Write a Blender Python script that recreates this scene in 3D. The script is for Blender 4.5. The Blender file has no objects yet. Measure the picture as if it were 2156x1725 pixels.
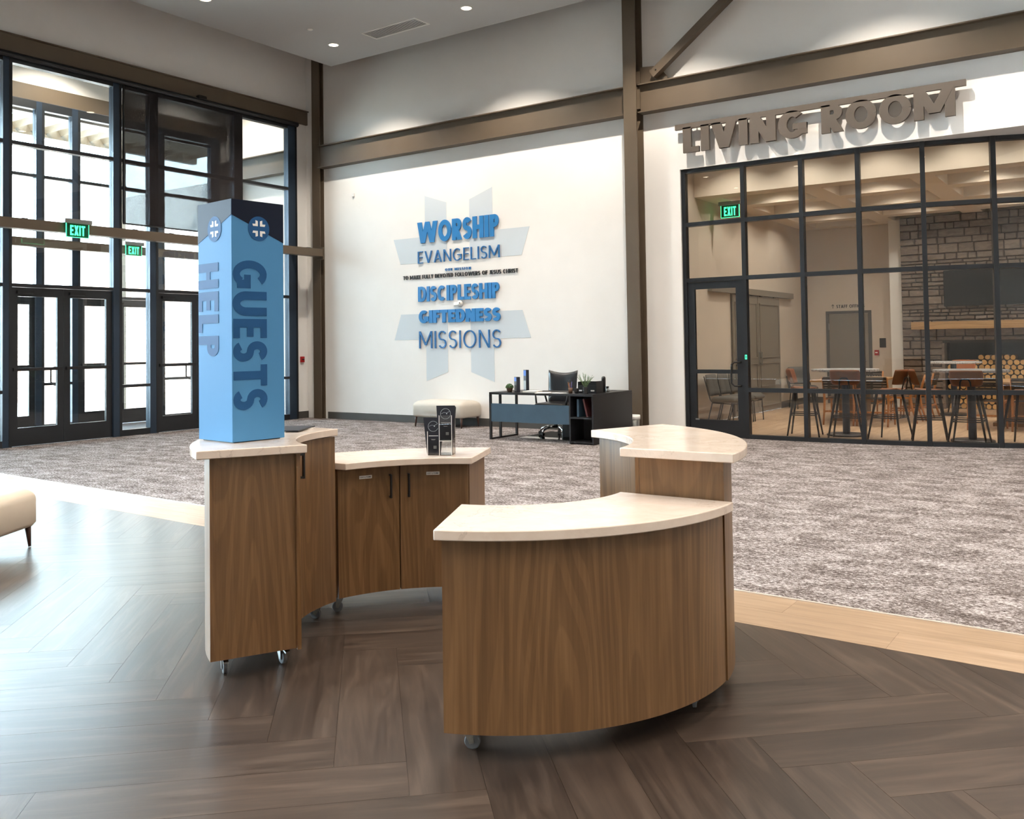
import bpy, bmesh, math, random
from mathutils import Vector, Matrix
random.seed(11)
SC = bpy.context.scene
COL = SC.collection
PI = math.pi

# ------------------------------------------------------------------ camera
def make_camera():
    yaw, pitch, roll = -0.605226585, 0.0300705261, -0.0146273739
    f = Vector((math.sin(yaw), math.cos(yaw), 0)); r = Vector((math.cos(yaw), -math.sin(yaw), 0)); u = Vector((0, 0, 1))
    f2 = f*math.cos(pitch)+u*math.sin(pitch); u2 = u*math.cos(pitch)-f*math.sin(pitch)
    r3 = r*math.cos(roll)+u2*math.sin(roll); u3 = u2*math.cos(roll)-r*math.sin(roll)
    cam = bpy.data.cameras.new('camera'); o = bpy.data.objects.new('camera', cam); COL.objects.link(o)
    m = Matrix((r3, u3, -f2)).transposed().to_4x4(); m.translation = (0, 0, 1.5)
    o.matrix_world = m
    cam.sensor_fit = 'HORIZONTAL'; cam.sensor_width = 36.0; cam.lens = 36.0*1930.53/2156
    cam.shift_x = 0.0; cam.shift_y = -(862.5-664.656)/2156
    cam.clip_start = 0.05; cam.clip_end = 400
    SC.camera = o
make_camera()

# ------------------------------------------------------------------ world, sun, exposure
SKY = 25.0
W = bpy.data.worlds.new('world'); SC.world = W; W.use_nodes = True
bg = W.node_tree.nodes['Background']; bg.inputs[0].default_value = (0.66, 0.84, 1.0, 1); bg.inputs[1].default_value = SKY
sun = bpy.data.lights.new('sun', 'SUN'); sun.energy = 20.0; sun.angle = 0.02; sun.color = (1, .95, .86)
so = bpy.data.objects.new('sun', sun); COL.objects.link(so); so.rotation_euler = Vector((-0.35, 0.62, -0.70)).to_track_quat('-Z', 'Y').to_euler()
LOBBY_W = 200.0      # lobby downlight power
LIVING_W = 30.0
WARM = (1.0, 0.90, 0.78)
SC.view_settings.view_transform = 'Standard'; SC.view_settings.look = 'None'
SC.view_settings.exposure = 0.36; SC.view_settings.gamma = 1.0; SC.view_settings.use_curve_mapping = False
SC.cycles.max_bounces = 10; SC.cycles.diffuse_bounces = 5; SC.cycles.glossy_bounces = 4
SC.cycles.transparent_max_bounces = 32; SC.cycles.transmission_bounces = 6
SC.cycles.sample_clamp_indirect = 6.0
SC.cycles.caustics_reflective = False; SC.cycles.caustics_refractive = False

# ------------------------------------------------------------------ helpers
def lin(c):
    return tuple((v/255/12.92 if v/255 <= .04045 else ((v/255+.055)/1.055)**2.4) for v in c)
def tag(o, label=None, cat=None, group=None, kind=None):
    if label: o['label'] = label
    if cat: o['category'] = cat
    if group: o['group'] = group
    if kind: o['kind'] = kind
    return o
def empty(name, loc=(0, 0, 0), rz=0.0, label=None, cat=None, group=None, kind=None, parent=None):
    o = bpy.data.objects.new(name, None); COL.objects.link(o); o.location = loc; o.rotation_euler = (0, 0, rz)
    o.empty_display_size = .1
    if parent: o.parent = parent
    return tag(o, label, cat, group, kind)
def link(name, me, parent=None):
    o = bpy.data.objects.new(name, me); COL.objects.link(o)
    if parent: o.parent = parent
    return o
def copy_tree(o, parent=None):
    c = o.copy(); COL.objects.link(c); c.parent = parent
    for ch in list(o.children): copy_tree(ch, c)
    return c
def V(*a): return Vector(a)

def wm(o):
    m = Matrix()
    while o is not None:
        m = o.matrix_basis @ m; o = o.parent
    return m

class MB:
    def __init__(s): s.v = []; s.f = []; s.m = []
    def add(s, vs, fs, mi=0):
        n = len(s.v); s.v += [tuple(v) for v in vs]; s.f += [tuple(i+n for i in f) for f in fs]; s.m += [mi]*len(fs); return s
    def box(s, x0, y0, z0, x1, y1, z1, mi=0):
        x0, x1 = sorted((x0, x1)); y0, y1 = sorted((y0, y1)); z0, z1 = sorted((z0, z1))
        return s.add([(x0, y0, z0), (x1, y0, z0), (x1, y1, z0), (x0, y1, z0), (x0, y0, z1), (x1, y0, z1), (x1, y1, z1), (x0, y1, z1)],
                     [(0, 3, 2, 1), (4, 5, 6, 7), (0, 1, 5, 4), (1, 2, 6, 5), (2, 3, 7, 6), (3, 0, 4, 7)], mi)
    def obox(s, c, ax, ay, az, mi=0):
        c, ax, ay, az = map(Vector, (c, ax, ay, az))
        vs = [c+sx*ax+sy*ay+sz*az for sz in (-1, 1) for sx, sy in ((-1, -1), (1, -1), (1, 1), (-1, 1))]
        fl = [(0, 3, 2, 1), (4, 5, 6, 7), (0, 1, 5, 4), (1, 2, 6, 5), (2, 3, 7, 6), (3, 0, 4, 7)]
        if ax.cross(ay).dot(az) < 0: fl = [f[::-1] for f in fl]
        return s.add(vs, fl, mi)
    def bar(s, p0, p1, w, d, up=(0, 0, 1), mi=0):     # box from p0 to p1; w across (horizontal), d along 'up'
        p0, p1 = Vector(p0), Vector(p1); a = (p1-p0); L = a.length; a.normalize(); up = Vector(up)
        if abs(a.dot(up)) > .99: up = Vector((0, 1, 0))
        side = a.cross(up).normalized(); u2 = side.cross(a).normalized()
        return s.obox((p0+p1)/2, a*L/2, side*w/2, u2*d/2, mi)
    def prism(s, poly, z0, z1, mi=0, caps=True):
        n = len(poly)
        ar = sum(poly[i][0]*poly[(i+1) % n][1]-poly[(i+1) % n][0]*poly[i][1] for i in range(n))
        if ar < 0: poly = poly[::-1]
        vs = [(p[0], p[1], z0) for p in poly]+[(p[0], p[1], z1) for p in poly]
        fs = [(i, (i+1) % n, (i+1) % n+n, i+n) for i in range(n)]
        if caps: fs += [tuple(range(n-1, -1, -1)), tuple(range(n, 2*n))]
        return s.add(vs, fs, mi)
    def strip(s, A, B, z0, z1, mi=0):                 # solid between two plan curves A (inner) and B (outer), same count
        n = len(A); vs = []
        for z in (z0, z1):
            vs += [(p[0], p[1], z) for p in A]+[(p[0], p[1], z) for p in B]
        a0, b0, a1, b1 = 0, n, 2*n, 3*n; fs = []
        for i in range(n-1):
            fs += [(a1+i, b1+i, b1+i+1, a1+i+1), (a0+i, a0+i+1, b0+i+1, b0+i), (a0+i, a1+i, a1+i+1, a0+i+1), (b0+i, b0+i+1, b1+i+1, b1+i)]
        fs += [(a0, b0, b1, a1), (a0+n-1, a1+n-1, b1+n-1, b0+n-1)]
        return s.add(vs, fs, mi)
    def tube(s, pts, r, n=8, mi=0, closed=False, caps=True):
        pts = [Vector(p) for p in pts]; N = len(pts); rs = r if isinstance(r, (list, tuple)) else [r]*N
        rings = []; prev = None
        for i, p in enumerate(pts):
            if closed: t = pts[(i+1) % N]-pts[i-1]
            else: t = pts[min(i+1, N-1)]-pts[max(i-1, 0)]
            t.normalize()
            ref = prev if prev is not None else (Vector((0, 0, 1)) if abs(t.z) < .9 else Vector((1, 0, 0)))
            a = t.cross(ref); 
            if a.length < 1e-6: a = t.cross(Vector((0, 1, 0)))
            a.normalize(); b = a.cross(t).normalized(); prev = b
            rings.append([p+(a*math.cos(2*PI*k/n)+b*math.sin(2*PI*k/n))*rs[i] for k in range(n)])
        vs = [v for rg in rings for v in rg]; fs = []
        for i in range(N if closed else N-1):
            j = (i+1) % N
            for k in range(n): fs.append((i*n+k, i*n+(k+1) % n, j*n+(k+1) % n, j*n+k))
        if caps and not closed: fs += [tuple(range(n-1, -1, -1)), tuple((N-1)*n+k for k in range(n))]
        return s.add(vs, [f[::-1] for f in fs], mi)
    def lathe(s, prof, c=(0, 0, 0), n=24, mi=0):      # prof: list of (r, z)
        vs = []; fs = []; N = len(prof)
        for r, z in prof:
            for k in range(n): vs.append((c[0]+r*math.cos(2*PI*k/n), c[1]+r*math.sin(2*PI*k/n), c[2]+z))
        for i in range(N-1):
            for k in range(n): fs.append((i*n+k, i*n+(k+1) % n, (i+1)*n+(k+1) % n, (i+1)*n+k))
        if prof[0][0] > 1e-6: fs.append(tuple(range(n-1, -1, -1)))
        if prof[-1][0] > 1e-6: fs.append(tuple((N-1)*n+k for k in range(n)))
        return s.add(vs, fs, mi)
    def xf(s, M):
        s.v = [tuple(M @ Vector(v)) for v in s.v]; return s
    def mesh(s, name, mats, smooth=False):
        me = bpy.data.meshes.new(name); me.from_pydata(s.v, [], s.f)
        for m in (mats if isinstance(mats, (list, tuple)) else [mats]): me.materials.append(m)
        if any(s.m): me.polygons.foreach_set('material_index', s.m)
        me.validate(); me.update()
        if smooth: me.polygons.foreach_set('use_smooth', [True]*len(me.polygons)); 
        return me
    def build(s, name, mats, parent=None, smooth=False, bevel=0, seg=2, auto=None):
        if parent is not None:
            M = wm(parent)
            if M != Matrix(): s.xf(M.inverted())
        me = s.mesh(name, mats, smooth or auto is not None)
        o = link(name, me, parent)
        if auto is not None:
            try: me.set_sharp_from_angle(angle=math.radians(auto))
            except Exception: pass
        if bevel:
            b = o.modifiers.new('bevel', 'BEVEL'); b.width = bevel; b.segments = seg; b.limit_method = 'ANGLE'; b.angle_limit = math.radians(40)
        return o
def arc(c, r, a0, a1, n):
    return [(c[0]+r*math.cos(math.radians(a0+(a1-a0)*i/(n-1))), c[1]+r*math.sin(math.radians(a0+(a1-a0)*i/(n-1)))) for i in range(n)]
def struct(name, mb, m, parent=None, **k):
    o = mb.build(name, m, parent, **k)
    if parent is None: o['kind'] = 'structure'
    return o
def spot(name, loc, power, size=110, blend=.6, color=WARM, parent=None, r=.05, rot=None):
    l = bpy.data.lights.new(name, 'SPOT'); l.energy = power; l.spot_size = math.radians(size); l.spot_blend = blend; l.color = color; l.shadow_soft_size = r
    o = bpy.data.objects.new(name, l); COL.objects.link(o); o.location = loc
    if rot: o.rotation_euler = rot
    if parent: o.parent = parent
    return o

# block capitals drawn as strokes: each glyph is a list of ribbons (left edge, right edge) in a box 1 high
def rib(pts, w):
    n = len(pts); A = []; B = []
    for i in range(n):
        p = pts[i]; q0 = pts[max(i-1, 0)]; q1 = pts[min(i+1, n-1)]
        dx, dy = q1[0]-q0[0], q1[1]-q0[1]; L = math.hypot(dx, dy) or 1
        nx, ny = -dy/L*w/2, dx/L*w/2
        A.append((p[0]+nx, p[1]+ny)); B.append((p[0]-nx, p[1]-ny))
    return [A, B]
def ell(cx, cy, rx, ry, a0, a1, n=16):
    return [(cx+rx*math.cos(math.radians(a0+(a1-a0)*i/n)), cy+ry*math.sin(math.radians(a0+(a1-a0)*i/n))) for i in range(n+1)]
def diag(x0, y0, x1, y1, s):            # slanted stroke cut level at its two ends, s = level width
    return [[(x0-s/2, y0), (x1-s/2, y1)], [(x0+s/2, y0), (x1+s/2, y1)]]
def glyph(ch, s):
    h = s*.88; v = s/2; m = h/2
    def vert(x, a=0, b=1): return rib([(x, a), (x, b)], s)
    def hor(y, a, b): return rib([(a, y), (b, y)], h)
    W = {'I': s, 'M': .62+1.5*s, 'W': .80+2.0*s, 'O': .62+.8*s, 'Q': .62+.8*s, 'C': .52+.7*s, 'G': .58+.7*s, 'D': .5+.7*s, 'N': .5+.8*s, 'H': .46+.8*s, 'U': .46+.8*s, 'V': .5+.9*s, 'A': .52+.9*s, 'E': .34+.7*s, 'F': .32+.7*s, 'L': .32+.6*s,
         'T': .42+.6*s, 'P': .38+.7*s, 'R': .42+.7*s, 'S': .38+.7*s, 'J': .22+.8*s, 'K': .42+.8*s, 'X': .46+.8*s, 'Y': .46+.8*s, 'B': .4+.7*s, 'Z': .42+.6*s, '&': .55+.6*s}.get(ch, .3)
    e = v; sd = s*1.12
    if ch == ' ': return .26, []
    if ch == 'I': r = [vert(v)]
    elif ch == 'L': r = [vert(v), hor(m, s, W)]
    elif ch == 'E': r = [vert(v), hor(m, s, W), hor(1-m, s, W), hor(.5, s, W*.93)]
    elif ch == 'F': r = [vert(v), hor(1-m, s, W), hor(.5, s, W*.93)]
    elif ch == 'H': r = [vert(v), vert(W-v), hor(.5, s, W-s)]
    elif ch == 'T': r = [vert(W/2, 0, 1-h), hor(1-m, 0, W)]
    elif ch == 'O': r = [rib(ell(W/2, .5, W/2-v, .5-m, 0, 360, 32), (s+h)/2)]
    elif ch == 'C': r = [rib(ell(W/2, .5, W/2-v, .5-m, 48, 312, 24), (s+h)/2)]
    elif ch == 'G': r = [rib(ell(W/2, .5, W/2-v, .5-m, 48, 318, 24), (s+h)/2), vert(W-v, .12, .52), hor(.52-m+h*.0, W*.52, W)]
    elif ch == 'D': r = [vert(v), rib([(s, 1-m), (W*.45, 1-m)]+ell(W*.45, .5, W*.55-v, .5-m, 90, -90, 18)+[(W*.45, m), (s, m)], (s+h)/2)]
    elif ch in 'PRB':
        r = [vert(v), rib([(s, 1-m), (W*.55, 1-m)]+ell(W*.55, .715, W*.43-v, .285-m, 90, -90, 14)+[(W*.55, .43+m), (s, .43+m)], h)]
        if ch == 'R': r.append(diag(W*.46, .46, W-sd/2, 0, sd))
        if ch == 'B': r.append(rib([(s, .5), (W*.58, .5)]+ell(W*.58, .27, W*.42-v, .27-m, 90, -90, 14)+[(W*.58, m), (s, m)], h))
    elif ch == 'S':
        k = (s+h)/2
        r = [rib(ell(W/2, .75-m/2+m*.0, W/2-v, .25-m/2, 28, 265, 16)[:-1]+[(W/2, .5)]+ell(W/2, .25+m/2, W/2-v, .25-m/2, 85, -152, 16)[1:], k)]
    elif ch == 'U': r = [rib([(v, 1), (v, .38)]+ell(W/2, .38, W/2-v, .38-m, 180, 360, 16)+[(W-v, .38), (W-v, 1)], s)]
    elif ch == 'J': r = [rib([(W-v, 1), (W-v, .3)]+ell(W/2-v*.2, .3, W/2-v*.8, .3-m, 0, -130, 12), s)]
    elif ch == 'V': r = [diag(sd/2, 1, W/2, 0, sd), diag(W-sd/2, 1, W/2, 0, sd)]
    elif ch == 'A': r = [diag(sd/2, 0, W/2, 1, sd), diag(W-sd/2, 0, W/2, 1, sd), hor(.28, W*.24, W*.76)]
    elif ch == 'W': r = [diag(sd/2, 1, W*.27, 0, sd), diag(W*.5, 1, W*.27, 0, sd), diag(W*.5, 1, W*.73, 0, sd), diag(W-sd/2, 1, W*.73, 0, sd)]
    elif ch == 'M': r = [vert(v), vert(W-v), diag(v*1.15, 1, W/2, .18, sd), diag(W-v*1.15, 1, W/2, .18, sd)]
    elif ch == 'N': r = [vert(v), vert(W-v), diag(v*1.15, 1, W-v*1.15, 0, sd)]
    elif ch == 'K': r = [vert(v), diag(s*.8, .42, W-sd/2, 1, sd), diag(W*.42, .55, W-sd/2, 0, sd)]
    elif ch == 'X': r = [diag(sd/2, 0, W-sd/2, 1, sd), diag(W-sd/2, 0, sd/2, 1, sd)]
    elif ch == 'Y': r = [vert(W/2, 0, .45), diag(W/2, .40, sd/2, 1, sd), diag(W/2, .40, W-sd/2, 1, sd)]
    elif ch == 'Z': r = [hor(1-m, 0, W), hor(m, 0, W), diag(sd/2, 0, W-sd/2, 1, sd)]
    elif ch == '&': r = [rib(ell(W*.42, .75, W*.25, .25-m, -40, 220, 14)+[(W*.75, .1), (W-v, 0)], h), rib(ell(W*.42, .27, W*.42-v, .27-m, 120, 380, 16), h)]
    else: r = []; W = .2
    return W, r
def letters(s, w, h, d, off=0.0, space=1.0):
    x = 0; gl = []; gap = (.10+.05*(1-off/.25))*space
    for ch in s:
        W, r = glyph(ch, off)
        if r: gl.append((x, r))
        x += W+gap
    tot = x-gap; sc = w/tot; out = []
    for x0, r in gl:
        mb = MB()
        for i, (A, B) in enumerate(r):
            A2 = [((x0+p[0])*sc, p[1]*h) for p in A]; B2 = [((x0+p[0])*sc, p[1]*h) for p in B]
            if (A2[1][0]-A2[0][0])*(B2[0][1]-A2[0][1])-(A2[1][1]-A2[0][1])*(B2[0][0]-A2[0][0]) > 0: A2, B2 = B2, A2
            mb.strip(A2, B2, d*.02*i, d*(1+.03*i))
        out.append((mb.v, mb.f))
    return out
def frame(o, ex, ey, ez):
    m = Matrix((Vector(ex), Vector(ey), Vector(ez))).transposed().to_4x4(); m.translation = Vector(o); return m
def put_letters(s, M, w, h, d, mat, parent, off=.2, name='letter', join=False, space=1.0):
    isl = letters(s, w, h, d, off, space)
    if join:
        mb = MB()
        for vs, fs in isl: mb.add(vs, fs)
        isl = [(mb.v, mb.f)]; name = 'lettering'
    return [MB().add(vs, fs).xf(M).build(name, mat, parent) for vs, fs in isl]

# ------------------------------------------------------------------ materials
def nmat(name):
    m = bpy.data.materials.new(name); m.use_nodes = True
    nt = m.node_tree; b = nt.nodes['Principled BSDF']
    return m, nt, b
def P(name, col, rough=.5, metal=0.0, spec=.5, emit=None, es=0.0, bump=None, alpha=None, var=0.0, vscale=3.0):
    m, nt, b = nmat(name); c = lin(col)
    b.inputs['Base Color'].default_value = (*c, 1); b.inputs['Roughness'].default_value = rough; b.inputs['Metallic'].default_value = metal
    b.inputs['Specular IOR Level'].default_value = spec
    if emit: b.inputs['Emission Color'].default_value = (*lin(emit), 1); b.inputs['Emission Strength'].default_value = es
    tc = nt.nodes.new('ShaderNodeTexCoord')
    nz = nt.nodes.new('ShaderNodeTexNoise'); nz.inputs['Scale'].default_value = vscale; nz.inputs['Detail'].default_value = 4
    nt.links.new(tc.outputs['Object'], nz.inputs['Vector'])
    if var:
        rp = nt.nodes.new('ShaderNodeValToRGB'); e = rp.color_ramp.elements
        e[0].position = .3; e[1].position = .7
        e[0].color = (*[x*(1-var) for x in c], 1); e[1].color = (*[min(1, x*(1+var)) for x in c], 1)
        nt.links.new(nz.outputs[0], rp.inputs[0]); nt.links.new(rp.outputs[0], b.inputs['Base Color'])
    if bump:
        n2 = nt.nodes.new('ShaderNodeTexNoise'); n2.inputs['Scale'].default_value = bump[0]; n2.inputs['Detail'].default_value = 3
        nt.links.new(tc.outputs['Object'], n2.inputs['Vector'])
        bp = nt.nodes.new('ShaderNodeBump'); bp.inputs['Strength'].default_value = bump[1]; bp.inputs['Distance'].default_value = .01
        nt.links.new(n2.outputs[0], bp.inputs['Height']); nt.links.new(bp.outputs[0], b.inputs['Normal'])
    return m
def ramp(nt, src, stops):
    rp = nt.nodes.new('ShaderNodeValToRGB'); e = rp.color_ramp.elements
    while len(e) < len(stops): e.new(.5)
    for i, (p, c) in enumerate(stops): e[i].position = p; e[i].color = (*lin(c), 1)
    nt.links.new(src, rp.inputs[0]); return rp.outputs[0]
def mapping(nt, scale, rot=(0, 0, 0), coord='Object', rnd=0.0):
    tc = nt.nodes.new('ShaderNodeTexCoord'); mp = nt.nodes.new('ShaderNodeMapping')
    mp.inputs['Scale'].default_value = scale; mp.inputs['Rotation'].default_value = rot
    src = tc.outputs[coord]
    if rnd:
        oi = nt.nodes.new('ShaderNodeObjectInfo'); mu = nt.nodes.new('ShaderNodeMath'); mu.operation = 'MULTIPLY'; mu.inputs[1].default_value = rnd
        nt.links.new(oi.outputs['Random'], mu.inputs[0])
        ad = nt.nodes.new('ShaderNodeVectorMath'); ad.operation = 'ADD'
        cb = nt.nodes.new('ShaderNodeCombineXYZ')
        for i in range(3): nt.links.new(mu.outputs[0], cb.inputs[i])
        nt.links.new(src, ad.inputs[0]); nt.links.new(cb.outputs[0], ad.inputs[1]); src = ad.outputs[0]
    nt.links.new(src, mp.inputs['Vector']); return mp.outputs[0]
def noise(nt, vec, scale, detail=4, rough=.5, dist=0.0):
    n = nt.nodes.new('ShaderNodeTexNoise'); n.inputs['Scale'].default_value = scale; n.inputs['Detail'].default_value = detail
    n.inputs['Roughness'].default_value = rough; n.inputs['Distortion'].default_value = dist
    nt.links.new(vec, n.inputs['Vector']); return n.outputs[0]
def mixc(nt, fac, a, b, mode='MIX'):
    m = nt.nodes.new('ShaderNodeMix'); m.data_type = 'RGBA'; m.blend_type = mode
    if isinstance(fac, float): m.inputs[0].default_value = fac
    else: nt.links.new(fac, m.inputs[0])
    for i, x in ((6, a), (7, b)):
        if isinstance(x, tuple): m.inputs[i].default_value = (*lin(x), 1)
        else: nt.links.new(x, m.inputs[i])
    return m.outputs[2]
def bumpn(nt, b, h, strength, dist=.005):
    bp = nt.nodes.new('ShaderNodeBump'); bp.inputs['Strength'].default_value = strength; bp.inputs['Distance'].default_value = dist
    nt.links.new(h, bp.inputs['Height']); nt.links.new(bp.outputs[0], b.inputs['Normal'])
def wood(name, dark, mid, light, rough=.4, scale=1.0, axis=2, cath=.5, rnd=0.0, spec=.4):
    m, nt, b = nmat(name)
    sc = [11*scale]*3; sc[axis] = .55*scale
    v = mapping(nt, sc, rnd=rnd)
    n1 = noise(nt, v, 1.6, 6, .6, 1.6)
    sc2 = [70*scale]*3; sc2[axis] = 1.2*scale
    n2 = noise(nt, mapping(nt, sc2, rnd=rnd), 1.4, 3, .5, .3)
    # ring figure: bands of a slow stretched noise
    sc3 = [2.6*scale]*3; sc3[axis] = .24*scale
    n3 = noise(nt, mapping(nt, sc3, rnd=rnd), 1.0, 2, .4, .4)
    mu = nt.nodes.new('ShaderNodeMath'); mu.operation = 'MULTIPLY'; mu.inputs[1].default_value = 150.0; nt.links.new(n3, mu.inputs[0])
    sn = nt.nodes.new('ShaderNodeMath'); sn.operation = 'SINE'; nt.links.new(mu.outputs[0], sn.inputs[0])
    base = ramp(nt, n1, [(.25, dark), (.5, mid), (.78, light)])
    c = mixc(nt, .22, base, ramp(nt, n2, [(.35, dark), (.65, light)]))
    ring = ramp(nt, sn.outputs[0], [(.0, (150, 140, 132)), (.35, (255, 255, 255)), (1, (255, 255, 255))])
    c = mixc(nt, cath, c, ring, 'MULTIPLY')
    nt.links.new(c, b.inputs['Base Color'])
    b.inputs['Roughness'].default_value = rough; b.inputs['Specular IOR Level'].default_value = spec
    bumpn(nt, b, n2, .12, .002)
    return m
def plank_mat(name, cols, rough, seed, stretch=(1.0, 11, 11), spec=.5):
    m, nt, b = nmat(name)
    n1 = noise(nt, mapping(nt, (stretch[0], stretch[1], 1), rnd=37.0), 1.3, 6, .62, .9)
    n2 = noise(nt, mapping(nt, (stretch[0]*2.2, stretch[1]*6, 1), rnd=53.0), 1.2, 4, .55, .4)
    c = ramp(nt, n1, [(.28, cols[0]), (.5, cols[1]), (.72, cols[2])])
    c = mixc(nt, .22, c, ramp(nt, n2, [(.3, cols[0]), (.7, cols[2])]))
    oi = nt.nodes.new('ShaderNodeObjectInfo')
    c = mixc(nt, .22, c, ramp(nt, oi.outputs['Random'], [(0, cols[0]), (1, cols[2])]))
    nt.links.new(c, b.inputs['Base Color'])
    b.inputs['Specular IOR Level'].default_value = spec
    rr = nt.nodes.new('ShaderNodeMapRange'); rr.inputs[3].default_value = rough-.05; rr.inputs[4].default_value = rough+.07
    nt.links.new(n2, rr.inputs[0]); nt.links.new(rr.outputs[0], b.inputs['Roughness'])
    bumpn(nt, b, n2, .035, .002)
    return m
def glass(name, tint=(.97, .985, .975), refl=1.0, rough=0.0):
    m = bpy.data.materials.new(name); m.use_nodes = True; nt = m.node_tree; nt.nodes.clear()
    out = nt.nodes.new('ShaderNodeOutputMaterial'); mx = nt.nodes.new('ShaderNodeMixShader')
    t = nt.nodes.new('ShaderNodeBsdfTransparent'); t.inputs[0].default_value = (*tint, 1)
    g = nt.nodes.new('ShaderNodeBsdfGlossy'); g.inputs['Roughness'].default_value = rough
    fr = nt.nodes.new('ShaderNodeFresnel'); fr.inputs['IOR'].default_value = 1.45
    mu = nt.nodes.new('ShaderNodeMath'); mu.operation = 'MULTIPLY'; mu.inputs[1].default_value = refl
    nt.links.new(fr.outputs[0], mu.inputs[0]); nt.links.new(mu.outputs[0], mx.inputs[0]); nt.links.new(t.outputs[0], mx.inputs[1]); nt.links.new(g.outputs[0], mx.inputs[2])
    nt.links.new(mx.outputs[0], out.inputs[0]); return m
def veil(name, col, trans):      # woven screen cloth: part open weave, part opaque yarn
    m = bpy.data.materials.new(name); m.use_nodes = True; nt = m.node_tree; nt.nodes.clear()
    out = nt.nodes.new('ShaderNodeOutputMaterial'); mx = nt.nodes.new('ShaderNodeMixShader'); mx.inputs[0].default_value = 1-trans
    t = nt.nodes.new('ShaderNodeBsdfTransparent'); d = nt.nodes.new('ShaderNodeBsdfDiffuse'); d.inputs[0].default_value = (*lin(col), 1)
    nt.links.new(t.outputs[0], mx.inputs[1]); nt.links.new(d.outputs[0], mx.inputs[2]); nt.links.new(mx.outputs[0], out.inputs[0]); return m
def emis(name, col, st):
    m, nt, b = nmat(name); b.inputs['Base Color'].default_value = (*lin(col), 1); b.inputs['Emission Color'].default_value = (*lin(col), 1); b.inputs['Emission Strength'].default_value = st; return m

M = {}
M['wall'] = P('wall_paint', (240, 237, 233), .75, spec=.25, bump=(260, .05), var=.012)
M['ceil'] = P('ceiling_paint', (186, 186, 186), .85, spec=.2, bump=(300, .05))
M['deck'] = P('roof_deck', (70, 70, 72), .9)
M['steel'] = P('brown_steel_paint', (94, 81, 66), .45, spec=.4, bump=(60, .03), var=.05)
M['black'] = P('black_frame', (27, 30, 34), .38, spec=.5, var=.06)
M['blue_frame'] = P('sky_tinted_frame', (46, 60, 76), .35, metal=.3, spec=.5)  # blue of the sky reflected on the mullions, put into the base colour
M['base'] = P('baseboard', (74, 72, 68), .6)
M['glass'] = glass('clear_glass')
M['glass2'] = glass('storefront_glass', (.93, .94, .93), 1.25)
M['acrylic'] = glass('clear_acrylic', (.96, .97, .97), 1.6)
M['shade'] = veil('screen_cloth', (52, 49, 50), .24)
M['oak'] = wood('oak_veneer', (100, 72, 44), (120, 88, 56), (138, 104, 70), .40, 1.0, cath=.26)
M['oak_light'] = wood('pale_oak', (150, 115, 75), (175, 137, 92), (192, 156, 110), .45, 1.0, axis=0, cath=.25)
M['quartz'] = None
M['dark_plank'] = plank_mat('dark_plank', [(34, 27, 23), (60, 49, 42), (98, 83, 72)], .30, 1, (1.0, 10, 10), spec=.6)
M['tan_plank'] = plank_mat('tan_plank', [(138, 114, 90), (168, 141, 114), (190, 165, 140)], .34, 2, (1.2, 12, 12))
M['room_plank'] = plank_mat('room_plank', [(160, 130, 102), (192, 162, 130), (214, 188, 158)], .42, 3, (1.0, 12, 12))
M['subfloor'] = P('subfloor', (40, 33, 29), .6)
M['metal_line'] = P('edge_trim', (225, 215, 205), .35, metal=.4)
M['chrome'] = P('chrome', (205, 208, 212), .12, metal=1.0)
M['zinc'] = P('zinc', (165, 165, 160), .3, metal=1.0, var=.15, vscale=60)
M['rubber'] = P('grey_rubber', (118, 120, 124), .5)
M['hblack'] = P('handle_black', (24, 23, 23), .4)
M['sign_blue'] = P('sign_blue', (80, 136, 182), .5, spec=.10)
M['sign_mid'] = P('sign_mid_blue', (40, 84, 130), .5, spec=.10)
M['sign_navy'] = P('sign_navy', (24, 30, 46), .5, spec=.12)
M['white_print'] = P('white_print', (240, 238, 236), .5)
M['letter_blue'] = P('letter_blue', (46, 124, 186), .35, spec=.5)
M['letter_blue2'] = P('letter_deep_blue', (44, 106, 164), .35, spec=.5)
M['letter_dark'] = P('letter_dark', (38, 42, 46), .5)
M['emblem'] = P('emblem_paint', (207, 215, 221), .7, spec=.25)
M['letter_brown'] = P('letter_brown', (94, 84, 75), .5)
M['ledgreen'] = emis('exit_green', (60, 235, 150), 2.6)
M['exitplate'] = P('exit_plate', (20, 90, 60), .15)
M['alu'] = P('brushed_aluminium', (150, 150, 148), .35, metal=.8)
M['red'] = P('alarm_red', (170, 22, 24), .35)
M['white_plastic'] = P('white_plastic', (235, 234, 230), .4)
M['led'] = emis('lamp_lens', (255, 232, 205), 14.0)
M['leather_cream'] = P('cream_leather', (228, 214, 196), .42, bump=(220, .06), var=.03)
M['fabric_cream'] = P('cream_fabric', (204, 196, 184), .8, bump=(500, .15), var=.03)
M['leg_dark'] = P('dark_walnut_leg', (70, 40, 28), .4, var=.15)
M['desk'] = P('black_laminate', (26, 26, 29), .4)
M['desk_blue'] = P('slate_panel', (58, 82, 100), .55, var=.06, vscale=5)
M['black_leather'] = P('black_leather', (32, 32, 34), .28, bump=(120, .08))
M['plastic_black'] = P('black_plastic', (20, 20, 22), .4)
M['paper'] = P('paper', (238, 236, 232), .7)
M['print_dark'] = P('navy_print', (26, 29, 42), .4, var=.1, vscale=30)
M['print_blue'] = P('blue_print', (40, 100, 190), .4)
M['leaf'] = P('leaf_green', (64, 104, 44), .5, var=.35, vscale=40)
M['leaf2'] = P('sage_leaf', (104, 130, 84), .5, var=.3, vscale=40)
M['pot'] = P('brown_pot', (92, 66, 48), .6)
M['tan_leather'] = P('cognac_leather', (150, 84, 40), .42, bump=(150, .06), var=.10, vscale=8)
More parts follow.
